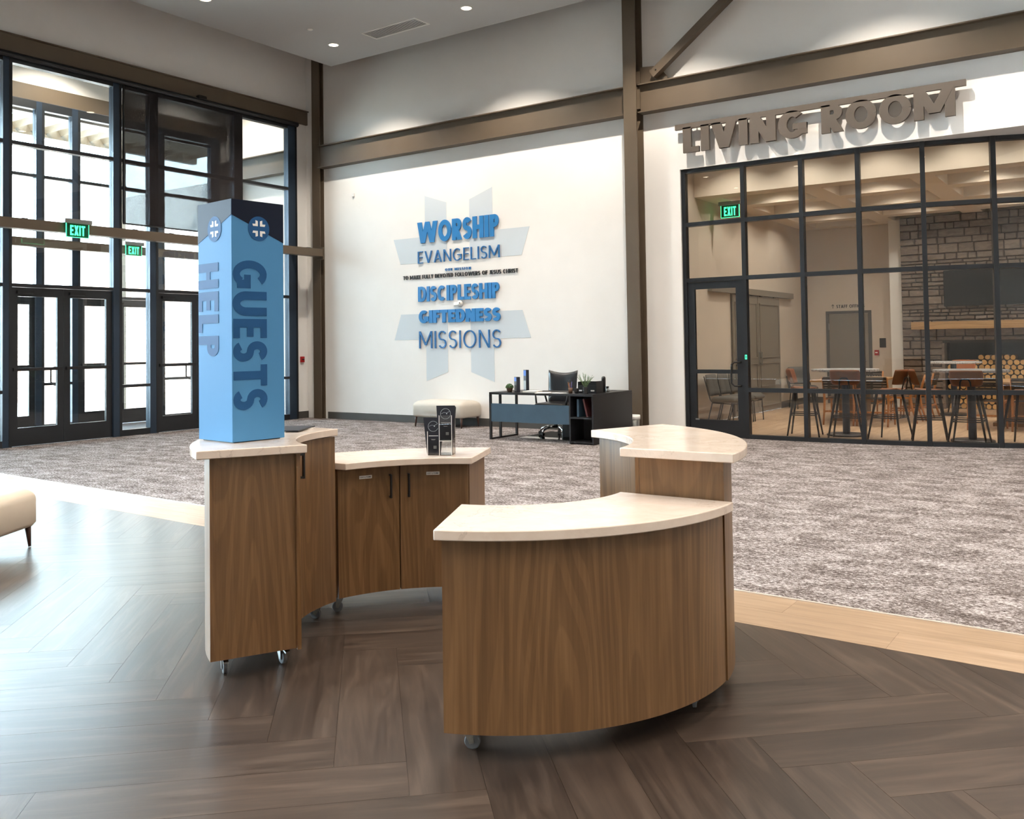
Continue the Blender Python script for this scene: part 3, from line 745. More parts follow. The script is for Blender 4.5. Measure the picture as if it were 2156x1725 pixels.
def vent():
    M0 = Matrix.Translation((-10.60, 11.87, ZC)) @ Matrix.Rotation(math.radians(-1.0), 4, 'Z')
    L, Wv = 1.20, .34
    MB().box(-L/2-.03, -Wv/2-.03, -.008, -L/2, Wv/2+.03, 0).box(L/2, -Wv/2-.03, -.008, L/2+.03, Wv/2+.03, 0).box(-L/2, -Wv/2-.03, -.008, L/2, -Wv/2, 0).box(-L/2, Wv/2, -.008, L/2, Wv/2+.03, 0).xf(M0).build('frame', M['white_plastic'], v)
    MB().box(-L/2, -Wv/2, -.002, L/2, Wv/2, -.0005).xf(M0).build('backing', M['brick_dark'], v)
    for k in range(9):
        y = -Wv/2+.018+k*.038
        MB().obox((0, y, -.006), (L/2, 0, 0), (0, .011, .004), (0, -.0015, .003)).xf(M0).build('slat', M['white_plastic'], v)
vent()
tag(MB().lathe([(.05, 0), (.05, -.006), (.03, -.012), (0, -.014)], (-11.80, 11.016, ZC), 20).build('sprinkler_cap', M['white_plastic'], smooth=True), 'small flush sprinkler cover in the ceiling left of the vent', 'sprinkler')
tag(MB().box(-13.15, YW-.03, 4.51, -13.10, YW, 4.58).build('wall_sensor', M['white_plastic'], bevel=.006), 'tiny white sensor high on the wall near the corner', 'sensor')
def puck():
    t = empty('wall_camera', (-10.465, YW, 2.24), label='white dome camera on the wall between DISCIPLESHIP and GIFTEDNESS', cat='camera')
    MB().box(-10.57, YW-.03, 2.205, -10.46, YW, 2.275).build('mount', M['white_plastic'], t, bevel=.012)
    MB().lathe([(.062, 0), (.06, .03), (.045, .055), (.02, .068), (0, .07)], n=20).xf(frame((-10.42, YW-.001, 2.245), (1, 0, 0), (0, 0, 1), (0, -1, 0))).build('dome', M['white_plastic'], t, smooth=True)
    MB().lathe([(.012, 0), (.012, .004), (0, .005)], n=12).xf(frame((-10.40, YW-.064, 2.255), (1, 0, 0), (0, 0, 1), (0, -1, 0))).build('eye', M['hblack'], t)
puck()
def alarm(loc, face, label, lit=False):
    t = empty('fire_alarm', loc, label=label, cat='alarm'); x, y, z = loc
    if face == 'x': Mx = frame(loc, (0, 1, 0), (0, 0, 1), (1, 0, 0))
    else: Mx = frame(loc, (1, 0, 0), (0, 0, 1), (0, -1, 0))
    MB().box(-.045, -.06, 0, .045, .06, .045).xf(Mx).build('housing', M['red'], t, bevel=.006)
    MB().box(-.025, -.01, .045, .025, .015, .055).xf(Mx).build('pull_bar', M['white_plastic'] if lit else M['hblack'], t)
alarm((XE+.001, 13.228, 1.225), 'x', 'red fire alarm pull station on the wall strip beside the entrance glazing')
alarm((-5.03, LYB-.001, 1.165), 'y', 'red fire alarm beside the staff office door in the far room', True)
tag(MB().box(-4.965, LYB-.012, 1.28, -4.83, LYB-.001, 1.49).build('room_plaque', M['plastic_black']), 'dark room plaque on the wall right of the staff door', 'plaque')

# ---- exit signs
def exit_sign(name_label, Mx, w=.34, h=.2):
    t = empty('exit_sign', Mx.translation, label=name_label, cat='exit sign', group='green exit signs')
    MB().box(-w*.62, h, -.045, w*.62, h+.07, .045).xf(Mx).build('canopy', M['alu'], t, bevel=.004)
    MB().box(-w/2, 0, -.006, w/2, h, .006).xf(Mx).build('panel', M['exitplate'], t)
    MB().box(-w/2-.008, -.006, -.007, -w/2, h, .008).box(w/2, -.006, -.007, w/2+.008, h, .008).box(-w/2, -.007, -.007, w/2, 0, .008).xf(Mx).build('edge_glow', M['ledgreen'], t)
    put_letters('EXIT', Mx @ Matrix.Translation((-w*.34, h*.12, .0065)), w*.68, h*.76, .004, M['ledgreen'], t, off=.2)
exit_sign('green EXIT sign on the inner entrance channel above the left doors', frame((-13.83, 7.97, 3.27), (0, 1, 0), (0, 0, 1), (1, 0, 0)), .36, .21)
exit_sign('green EXIT sign farther back on the outer vestibule channel', frame((XO+.32, 10.79, 3.37), (0, 1, 0), (0, 0, 1), (1, 0, 0)), .34, .2)
exit_sign('green EXIT sign hanging from the ceiling behind the glass storefront', frame((-6.27, 16.2, 3.77), (1, 0, 0), (0, 0, 1), (0, -1, 0)), .34, .22)

# ---- roller shade over the upper entrance glazing
def shade():
    X = XE+.10
    t = empty('roller_shade', (X, 10.4, 6.1), label='dark see-through roller shade lowered over the upper entrance glass', cat='shade')
    MB().box(X-.001, 9.13, 3.66, X+.001, 11.66, 6.06).build('screen', M['shade'], t)
    MB().box(X-.012, 9.12, 3.64, X+.012, 11.67, 3.665).build('hem_bar', M['black'], t)
    MB().box(X-.02, 9.115, 3.66, X+.02, 9.135, 6.05).build('side_channel', M['black'], t)
    MB().tube([(X+.01, 5.45, 6.10), (X+.01, 13.06, 6.10)], .05, 12).build('roller_tube', M['black'], t, smooth=False)
    MB().box(X-.03, 10.62, 6.13, X+.06, 10.80, 6.20).build('motor_cap', M['plastic_black'], t, bevel=.012)
shade()

# ================================================================== WALL LETTERING
def wall_emblem():
    t = empty('wall_emblem', (-10.46, YW, 2.57), label='large pale grey four-arrow cross emblem painted behind the wall words', cat='emblem')
    cx, cz = -10.463, 2.57
    base = [(.795, 1.764), (.27, 1.59), (.27, .487), (1.42, .487), (1.594, .98), (.795, .98)]
    for sx in (-1, 1):
        for sz in (-1, 1):
            MB().prism([(cx+sx*p[0], cz+sz*p[1]) for p in base], 0, .003).xf(frame((0, YW-.0005, 0), (1, 0, 0), (0, 0, 1), (0, -1, 0))).build('arrow_piece', M['emblem'], t)
wall_emblem()
def word(s, x0, x1, z0, z1, off, mat, label, depth=.022, space=1.0, dist=.006, join=False):
    t = empty('wall_word', ((x0+x1)/2, YW, z0), label=label, cat='lettering', group='mission words on the white wall')
    put_letters(s, frame((x0, YW-dist, z0), (1, 0, 0), (0, 0, 1), (0, -1, 0)), x1-x0, z1-z0, depth, mat, t, off=off, space=space, join=join)
word('WORSHIP', -11.43, -9.51, 3.43, 3.83, .245, M['letter_blue'], 'heavy blue raised letters spelling WORSHIP, top word on the wall', space=.55)
word('EVANGELISM', -11.43, -9.51, 3.045, 3.275, .085, M['letter_blue2'], 'thin blue raised letters spelling EVANGELISM under WORSHIP', .018)
word('OUR MISSION', -10.77, -10.165, 2.868, 2.915, .22, M['letter_blue2'], 'small blue line OUR MISSION at the middle of the wall', .012, 2.6, join=True)
word('TO MAKE FULLY DEVOTED FOLLOWERS OF JESUS CHRIST', -11.81, -9.12, 2.75, 2.825, .17, M['letter_dark'], 'small black line TO MAKE FULLY DEVOTED FOLLOWERS OF JESUS CHRIST', .012, .8, join=True)
word('DISCIPLESHIP', -11.43, -9.52, 2.315, 2.60, .22, M['letter_blue'], 'bold blue raised letters spelling DISCIPLESHIP, below the small black line', space=.5)
word('GIFTEDNESS', -11.42, -9.506, 1.905, 2.145, .27, M['letter_blue'], 'heavy blue raised letters spelling GIFTEDNESS under DISCIPLESHIP', space=.3)
word('MISSIONS', -11.42, -9.506, 1.425, 1.75, .072, M['letter_blue2'], 'tall thin blue raised letters spelling MISSIONS, lowest word on the wall', .018)
def living_sign():
    t = empty('living_room_sign', (-3.95, 13.3, 4.43), label='brown cut-out LIVING ROOM sign hung from a bar above the storefront', cat='sign')
    F0 = frame((0, 13.325, 0), (1, 0, 0), (0, 0, 1), (0, -1, 0))
    MB().box(-6.016, 4.808, 0, -1.864, 4.893, .05).xf(F0).build('bar', M['letter_brown'], t)
    put_letters('LIVING', frame((-5.885, 13.325, 4.432), (1, 0, 0), (0, 0, 1), (0, -1, 0)), 1.93, .40, .05, M['letter_brown'], t, off=.24, space=.55)
    put_letters('ROOM', frame((-3.75, 13.325, 4.432), (1, 0, 0), (0, 0, 1), (0, -1, 0)), 1.75, .40, .05, M['letter_brown'], t, off=.24, space=.5)
    for x in (-5.7, -4.2, -2.2): MB().tube([(x, 13.325, 4.85), (x, YW, 4.85)], .012, 8).build('standoff', M['alu'], t)
living_sign()

# ================================================================== RECEPTION COUNTERS
def handle_v(x, y, nx, ny, z0, z1, parent):       # slim bar pull standing off a door face, outward normal (nx, ny)
    p = lambda d, z: (x+nx*d, y+ny*d, z)
    return MB().bar(p(.03, z0), p(.03, z1), .010, .010).bar(p(0, z0+.006), p(.034, z0+.006), .010, .010).bar(p(0, z1-.006), p(.034, z1-.006), .010, .010).build('handle', M['hblack'], parent)
def caster(x, y, zt, ang, parent):
    c = empty('caster', (0, 0, 0), parent=parent); R = .030
    dx, dy = math.cos(ang), math.sin(ang); px, py = -dy, dx
    MB().box(-.035, -.030, zt-.006, .035, .030, zt).xf(Matrix.Translation((x, y, 0)) @ Matrix.Rotation(ang, 4, 'Z')).build('plate', M['zinc'], c)
    for sg in (-1, 1):
        MB().prism([(-.022, zt-.006), (.024, zt-.006), (-.010, .022), (-.026, .026)], -.0015, .0015).xf(frame((x+px*.014*sg, y+py*.014*sg, 0), (dx, dy, 0), (0, 0, 1), (py, -px, 0) if False else (dy, -dx, 0))).build('fork', M['zinc'], c)
    wx, wy = x-dx*.018, y-dy*.018
    MB().lathe([(.0, -.011), (.012, -.011), (.012, -.009), (R-.004, -.009), (R, -.006), (R, .006), (R-.004, .009), (.012, .009), (.012, .011), (0, .011)], n=20).xf(frame((wx, wy, R), (dx, dy, 0), (0, 0, 1), (dy, -dx, 0))).build('wheel', M['rubber'], c, auto=35)
    MB().obox((x-dx*.052, y-dy*.052, zt-.028), (dx*.02, dy*.02, .006), (px*.012, py*.012, 0), (0, 0, .004)).build('brake', M['zinc'], c)
    return c
ZB = .098
def counter(name, label, c, slab, body, zt, th=.038, n=28):
    ri, ro, ai0, ai1, ao0, ao1 = slab
    cen = ((math.cos(math.radians((ai0+ai1)/2))*(ri+ro)/2)+c[0], (math.sin(math.radians((ai0+ai1)/2))*(ri+ro)/2)+c[1])
    t = empty(name, (cen[0], cen[1], 0), label=label, cat='counter', group='curved reception counters')
    MB().strip(arc(c, ri, ai0, ai1, n), arc(c, ro, ao0, ao1, n), zt-th, zt).build('countertop', M['quartz'], t, bevel=.004, auto=30)
    bi, bo, bi0, bi1, bo0, bo1 = body
    MB().strip(arc(c, bi+.02, bi0, bi1, n), arc(c, bo, bo0, bo1, n), ZB, zt-th).build('cabinet', M['oak'], t, auto=30)
    return t, c
def door_panel(t, c, r, a0, a1, z0, z1, name='door'):
    return MB().strip(arc(c, r, a0, a1, 16), arc(c, r+.0185, a0, a1, 16), z0, z1).build(name, M['oak'], t, auto=30)
def polar(c, r, a): return (c[0]+r*math.cos(math.radians(a)), c[1]+r*math.sin(math.radians(a)))
# tall unit that carries the column sign
C1 = (-2.993, 3.624)
lt, _ = counter('reception_counter', 'tall curved oak counter unit carrying the blue column sign', C1, (.69, 1.18, 250.2, 180.2, 246.4, 180.2), (.712, 1.115, 245.9, 180.3, 244.6, 180.3), 1.042)
d = door_panel(lt, C1, .712, 247.5, 180.6, ZB-.002, .998)
p = polar(C1, .712, 244.0); handle_v(p[0], p[1], -math.cos(math.radians(244.0)), -math.sin(math.radians(244.0)), .875, .995, d)
for a, r, g in ((237.5, 1.035, 2.6), (236.0, .775, 2.9), (184, .80, .4), (186, 1.03, 1.2)): q = polar(C1, r, a); caster(q[0], q[1], ZB, g, lt)
# low unit with two lost-and-found doors
C2 = (-2.895, 3.467)
ll, _ = counter('reception_counter', 'low curved oak counter unit with two labelled cupboard doors', C2, (.785, 1.31, 166.4, 112.6, 171.9, 113.1), (.852, 1.27, 167.4, 115.0, 171.7, 114.6), .848)
for k, (a0, a1, ah, al) in enumerate(((167.0, 142.25, 145.8, 155.5), (141.75, 115.4, 138.6, 129.0))):
    d = door_panel(ll, C2, .852, a0, a1, ZB-.002, .806)
    p = polar(C2, .852, ah); handle_v(p[0], p[1], -math.cos(math.radians(ah)), -math.sin(math.radians(ah)), .625, .76, d)
    p = polar(C2, .8515, al); nx, ny = -math.cos(math.radians(al)), -math.sin(math.radians(al)); tx, ty = -ny, nx
    q = MB().box(-.038, -.009, 0, .038, .009, .0012).xf(frame((p[0], p[1], .752), (tx, ty, 0), (0, 0, 1), (nx, ny, 0))).build('name_label', M['paper'], d)
    put_letters('LOST & FOUND', frame((p[0]-tx*.033, p[1]-ty*.033, .7475), (tx, ty, 0), (0, 0, 1), (nx, ny, 0)), .066, .009, .0016, M['letter_dark'], q if False else d, off=.2, join=True)
for a, r, g in ((163.5, .93, .6), (120, .93, .2), (120, 1.18, .5)): q = polar(C2, r, a); caster(q[0], q[1], ZB, g, ll)
# low unit nearest the camera
C3 = (-2.474, 3.553)
rl, _ = counter('reception_counter', 'low curved oak counter unit in front with a plain bowed face', C3, (.54, 1.06, -78.2, 7.5, -70.7, 3.9), (.58, 1.012, -74.5, 7.2, -69.9, 4.1), .835)
for a, r, g in ((-66.5, .90, 3.6), (-66, .66, 1.0), (0, .9, 2.0), (0, .68, .5)): q = polar(C3, r, a); caster(q[0], q[1], ZB, g, rl)
# tall unit behind it
C4 = (-2.615, 3.47)
rt, _ = counter('reception_counter', 'tall curved oak counter unit at the right behind the low front one', C4, (.73, 1.238, 4.6, 72.4, 3.4, 71.1), (.765, 1.167, 12.0, 70.5, 8.05, 69.4), 1.042)
door_panel(rt, C4, .765, 12.2, 70.4, ZB-.002, .998)
for a, r, g in ((18, .87, .3), (18, 1.1, 1.0), (64, .87, 2.0), (64, 1.08, .6)): q = polar(C4, r, a); caster(q[0], q[1], ZB, g, rt)

# ---- blue column sign on the tall counter
def column_sign():
    z0, z1 = 1.0425, 2.213
    b = Vector((-3.590, 2.838, 0)); eu = Vector((.0339, .2859, 0)).normalized(); el = Vector((-.2859, .0339, 0)).normalized(); wR, wL = .292, .305
    t = empty('column_sign', (b.x-.12, b.y+.16, z0), label='tall blue square column sign reading GUESTS and HELP on the tall counter', cat='sign')
    c = b+eu*wR/2+el*wL/2
    MB().obox((c.x, c.y, (z0+z1)/2+.002), eu*wR/2, el*wL/2, (0, 0, (z1-z0)/2-.002)).build('box', M['sign_blue'], t, bevel=.0015)
    MB().obox((c.x, c.y, z0+.002), eu*(wR/2-.015), el*(wL/2-.015), (0, 0, .002)).build('base_shadow_gap', M['hblack'], t)
    Z = Vector((0, 0, 1)); nR = -el; nL = -eu
    FR = frame((b.x, b.y, 0)+Vector() if False else (b+nR*.0006), eu, Z, nR)           # right face: u from the near edge
    FL = frame((b+el*wL+nL*.0006), -el, Z, nL)                                       # left face: u from the far edge to the near edge
    # dark top bands
    MB().prism([(.0, z1), (wR, z1), (wR, 2.018), (0, 2.137)], 0, .0008).xf(FR).build('top_band', M['sign_navy'], t)
    MB().prism([(.0, z1), (wL, z1), (wL, 2.137), (0, 2.018)], 0, .0008).xf(FL).build('top_band', M['sign_navy'], t)
    base = [(.20, .43), (.065, .385), (.065, .12), (.345, .12), (.385, .235), (.20, .235)]
    for F, cu, cz, rr, w in ((FR, .150, 2.080, .060, wR), (FL, .155, 2.080, .062, wL)):
        MB().lathe([(rr, 0), (rr, .0008), (0, .0008)], n=36).xf(F @ Matrix.Translation((cu, cz, .0008))).build('logo_disc', M['sign_mid'], t)
        for sx in (-1, 1):
            for sz in (-1, 1):
                MB().prism([(cu+sx*p[0]*.095, cz+sz*p[1]*.095) for p in base], .0016, .0024).xf(F).build('logo_mark', M['white_print'], t)
    # vertical words: read downwards, letter tops towards +u
    def vert_word(txt, F, u0, u1, za, zb, wgt):
        Mx = F @ frame((u0, za, .0006), (0, -1, 0), (1, 0, 0), (0, 0, 1))
        put_letters(txt, Mx, za-zb, u1-u0, .0008, M['sign_mid'], t, off=wgt, space=.75)
    vert_word('GUESTS', FR, .006, .192, 1.922, 1.196, .22)
    vert_word('HELP', FL, .004, .188, 1.915, 1.452, .22)
column_sign()

# ================================================================== LOBBY FURNITURE AND SMALL THINGS
def rounded_block(mb, w, d, z0, z1, r, n=6, bulge=.0):
    # cushion with a softly domed top and rounded shoulders
    def ring(inset, z):
        pts = []; R = .06
        hw, hd = w/2-inset, d/2-inset
        for cx, cy, a in ((hw-R, hd-R, 0), (-hw+R, hd-R, 90), (-hw+R, -hd+R, 180), (hw-R, -hd+R, 270)):
            for k in range(5):
                t = math.radians(a+22.5*k); pts.append((cx+R*math.cos(t), cy+R*math.sin(t), z))
        return pts
    rings = [ring(.02, z0), ring(0, z0+.03)]
    for k in range(n+1):
        t = PI/2*k/n; rings.append(ring(r*(1-math.cos(t)), z1-r*.8+r*.8*math.sin(t)))
    rings.append(ring(r+.08, z1+bulge)); m = len(rings[0]); vs = [p for g in rings for p in g]; fs = []
    for i in range(len(rings)-1):
        for k in range(m): fs.append((i*m+k, i*m+(k+1) % m, (i+1)*m+(k+1) % m, (i+1)*m+k))
    fs += [tuple(range(m-1, -1, -1)), tuple((len(rings)-1)*m+k for k in range(m))]
    return mb.add(vs, fs)
def bench(loc, rz, label, w, d, mat, z0=.185, z1=.47):
    t = empty('upholstered_bench', loc, rz, label=label, cat='bench', group='low upholstered benches')
    T = Matrix.Translation(loc) @ Matrix.Rotation(rz, 4, 'Z')
    rounded_block(MB(), w, d, z0, z1, .12, bulge=.012).xf(T).build('cushion', mat, t, smooth=True)
    for sx in (-1, 1):
        for sy_ in (-1, 1):
            x, y = sx*(w/2-.06), sy_*(d/2-.06)
            MB().tube([(x+sx*.012, y+sy_*.012, .004), (x, y, z0+.02)], [.011, .026], 10).xf(T).build('leg', M['leg_dark'], t, smooth=True)
    return t
bench((-10.535, 13.09, 0), 0.0, 'cream upholstered bench with brown legs against the white wall beside the desk', 1.16, .60, M['fabric_cream'], .185, .475)
def near_bench():
    a = math.radians(-58); e1 = Vector((math.cos(a), math.sin(a), 0)); n = Vector((e1.y, -e1.x, 0))
    c = Vector((-7.06, 3.70, 0))+e1*.30+n*.60
    bench((c.x, c.y, 0), math.atan2(n.y, n.x), 'cream leather bench cut off by the left picture edge on the dark floor', 1.28, .68, M['leather_cream'], .16, .46)
near_bench()

# ---- desk
def desk():
    t = empty('desk', (-7.55, 12.0, 0), label='black L-shaped office desk with slate modesty panel by the white wall', cat='desk')
    y0, y1, zt = 11.6, 12.35, .74
    MB().box(-8.485, y0, zt-.035, -6.62, y1, zt).build('desktop', M['desk'], t, bevel=.003)
    MB().box(-7.10, y1, zt-.035, -6.62, 12.82, zt).build('return_top', M['desk'], t, bevel=.003)
    lg = MB()
    for y in (y0+.0, 11.86, y1-.035): lg.box(-8.485, y, .0, -8.45, y+.03, zt-.035)
    lg.box(-8.485, y0+.03, .0, -8.45, y1-.035, .03)
    lg.build('leg_frame', M['desk'], t)
    MB().box(-8.45, y0+.005, .285, -7.03, y0+.023, .565).build('modesty_panel', M['desk_blue'], t)
    s = MB().box(-7.03, y0, 0, -7.005, 12.0, zt-.035).box(-6.645, y0, 0, -6.62, 12.82, zt-.035).box(-7.005, y0, .02, -6.645, 12.0, .045).box(-7.005, y0, .375, -6.645, 12.0, .40).box(-7.005, 11.985, .02, -6.645, 12.0, zt-.035)
    s.build('shelf_unit', M['desk'], t)
    MB().box(-7.10, 12.80, .0, -6.645, 12.82, zt-.035).box(-7.10, 12.40, 0, -7.08, 12.80, zt-.035).build('return_cabinet', M['desk'], t)
    return t
desk()
def dthing(name, mb, mat, label, cat, **k): return tag(mb.build(name, mat, **k), label, cat)
ZD = .741
dthing('book', MB().box(-6.93, 11.66, .401, -6.90, 11.9, .66), M['desk_blue'], 'upright slate-blue binder in the desk shelf', 'binder')
dthing('book', MB().obox((-6.80, 11.78, .533), (.012, 0, .003), (0, .10, 0), (-.030, 0, .128)), P('red_cover', (92, 44, 44), .6), 'leaning dark red book in the desk shelf', 'book')
def topiary():
    t = empty('potted_topiary', (-8.16, 11.70, ZD), label='small round topiary in a brown pot at the left end of the desk', cat='plant')
    MB().lathe([(.034, 0), (.050, .05), (.053, .075), (.047, .075), (.04, .06)], (-8.16, 11.70, ZD), 18).build('pot', M['pot'], t, smooth=True)
    mb = MB(); rnd = random.Random(3)
    for k in range(420):
        u = rnd.random()*2*PI; zz = rnd.random(); r = .062*math.sqrt(1-(zz*.98)**2)*(.82+.18*rnd.random())
        p = Vector((-8.16+r*math.cos(u), 11.70+r*math.sin(u), ZD+.068+zz*.058)); n = Vector((math.cos(u)*.8, math.sin(u)*.8, zz)).normalized()
        a = n.orthogonal().normalized(); a.rotate(Matrix.Rotation(rnd.random()*6, 3, n)); b = n.cross(a)
        mb.add([p-a*.006, p+b*.007+n*.006, p+a*.006, p-b*.007+n*.006], [(0, 1, 2, 3)])
    o = mb.build('foliage', M['leaf'], t); o['kind'] = 'stuff'
topiary()
def leaflet_box(x, y, w, d, h, rz, label, z=ZD):
    t = empty('leaflet_stand', (x, y, z), rz, label=label, cat='leaflets', group='leaflet stands on the desk')
    T = Matrix.Translation((x, y, z)) @ Matrix.Rotation(rz, 4, 'Z')
    MB().box(-w/2, -d/2, 0, w/2, d/2, h).xf(T).build('leaflet_stack', M['print_dark'], t)
    MB().box(-w/2+.004, -d/2-.0015, h*.72, w/2-.004, -d/2, h*.97).xf(T).build('cover_badge', M['print_blue'], t)
    MB().box(-w/2+.004, -d/2-.0015, h*.08, w/2-.004, -d/2, h*.5).xf(T).build('cover_photo', M['alu'], t)
leaflet_box(-8.03, 11.72, .10, .06, .235, math.radians(-35), 'shorter stand of dark leaflets beside the topiary on the desk')
leaflet_box(-8.06, 12.02, .11, .05, .335, math.radians(-35), 'taller stand of dark leaflets behind the shorter one on the desk')
for k, (x, y, w, d, h, rz, lab) in enumerate(((-7.80, 11.80, .24, .20, .022, .1, 'clear white paper tray on the desk left of the chair'), (-7.53, 11.68, .21, .28, .004, .4, 'loose white sheet at the front of the desk before the chair'), (-7.28, 11.70, .22, .16, .004, -.1, 'loose white sheet left of the pencil cup'))):
    tag(MB().box(-w/2, -d/2, 0, w/2, d/2, h).xf(Matrix.Translation((x, y, ZD)) @ Matrix.Rotation(rz, 4, 'Z')).build('paper_stack', M['paper']), lab, 'paper')
def pencil_cup():
    x, y = -7.06, 11.70
    t = empty('pencil_cup', (x, y, ZD), label='brown cup of pens and scissors on the desk', cat='pen cup')
    MB().lathe([(.030, 0), (.033, .085), (.029, .085), (.027, .01)], (x, y, ZD), 18).build('cup', M['pot'], t, smooth=True)
    rnd = random.Random(5)
    for k in range(9):
        a = rnd.random()*6.3; r0, r1 = .012, .034*rnd.random()+.01; h = .13+.05*rnd.random()
        MB().tube([(x+r0*math.cos(a), y+r0*math.sin(a), ZD+.012), (x+r1*math.cos(a), y+r1*math.sin(a), ZD+h)], .004, 6).build('pen', M[('beech', 'print_blue', 'tan_leather', 'hblack')[k % 4]], t)
    MB().tube([(x-.005+.022*math.cos(2*PI*k/14), y+.005, ZD+.185+.026*math.sin(2*PI*k/14)) for k in range(14)], .004, 6, closed=True).build('scissor_handle', M['hblack'], t)
pencil_cup()
dthing('speaker_cube', MB().lathe([(.028, 0), (.036, .025), (.036, .05), (.030, .075), (0, .075)], (-6.97, 11.73, ZD), 8), M['plastic_black'], 'small black faceted candle jar right of the pencil cup', 'jar')
def pot_plant():
    x, y = -6.79, 11.68
    t = empty('potted_plant', (x, y, ZD), label='leafy green plant in a dark ribbed pot on the desk', cat='plant')
    prof = [(.034, 0)]
    for k in range(6): prof += [(.039, .008+k*.015), (.0365, .015+k*.015)]
    prof += [(.040, .10), (.034, .10)]
    MB().lathe(prof, (x, y, ZD), 18).build('pot', M['plastic_black'], t)
    mb = MB(); rnd = random.Random(8)
    for k in range(26):
        a = rnd.random()*2*PI; lean = .03+.10*rnd.random(); h = .10+.12*(1-lean*5)*rnd.random()+.02
        tip = Vector((x+lean*math.cos(a), y+lean*math.sin(a), ZD+.10+h)); b0 = Vector((x+.01*math.cos(a), y+.01*math.sin(a), ZD+.09))
        mb.tube([b0, (b0+tip)/2+Vector((0, 0, .015)), tip], .0015, 4)
        for q in range(9):
            p = b0.lerp(tip, .25+.75*q/8); s2 = rnd.random()*6.3
            d2 = Vector((math.cos(s2), math.sin(s2), .5)).normalized(); sd = d2.cross(Vector((0, 0, 1))).normalized()
            mb.add([p, p+d2*.012+sd*.006, p+d2*.026, p+d2*.012-sd*.006], [(0, 1, 2, 3)])
    o = mb.build('foliage', M['leaf2'], t); o['kind'] = 'stuff'
pot_plant()
def organiser():
    t = empty('desk_organiser', (-6.83, 11.88, ZD), label='black desktop organiser box behind the leafy plant', cat='organiser')
    MB().box(-6.99, 11.80, ZD, -6.98, 12.0, ZD+.17).box(-6.685, 11.80, ZD, -6.675, 12.0, ZD+.18).box(-6.98, 11.99, ZD, -6.685, 12.0, ZD+.17).box(-6.98, 11.80, ZD, -6.685, 11.81, ZD+.12).box(-6.98, 11.81, ZD, -6.685, 11.99, ZD+.01).build('box', M['plastic_black'], t)
    for x in (-6.95, -6.74): MB().box(x-.03, 11.797, ZD+.03, x+.03, 11.80, ZD+.05).build('label_holder', M['paper'], t)
organiser()
dthing('round_speaker', MB().lathe([(.03, 0), (.032, .20), (.03, .225), (.018, .24), (0, .243)], (-6.72, 12.1, ZD), 20), M['plastic_black'], 'dark round-topped speaker behind the organiser', 'speaker', smooth=True)
def bottle():
    x, y = -6.74, 12.25
    t = empty('small_bottle', (x, y, ZD), label='small clear bottle with a black cap on the desk return', cat='bottle')
    MB().lathe([(.024, 0), (.026, .004), (.026, .05), (.02, .056)], (x, y, ZD), 16).build('body', M['alu'], t, smooth=True)
    MB().lathe([(.024, .057), (.024, .085), (0, .085)], (x, y, ZD), 16).build('cap', M['hblack'], t)
bottle()
dthing('cable', MB().tube([(-6.70, 11.95, ZD+.004), (-6.66, 12.08, ZD+.012), (-6.67, 12.3, ZD+.022), (-6.69, 12.45, ZD+.010), (-6.72, 12.52, ZD+.004)], .003, 6), M['hblack'], 'thin black cable looped on the desk return', 'cable', smooth=True)
dthing('storage_box', MB().box(-7.62, 12.36, .0075, -7.16, 12.74, .24), M['plastic_black'], 'black storage box on the carpet under the desk', 'box', bevel=.01)
dthing('chair_mat', MB().prism([(-8.2, 12.0), (-7.06, 12.05), (-7.06, 13.1), (-8.3, 13.1)], .0041, .007), M['acrylic'], 'clear plastic chair mat on the carpet under the desk chair', 'mat')
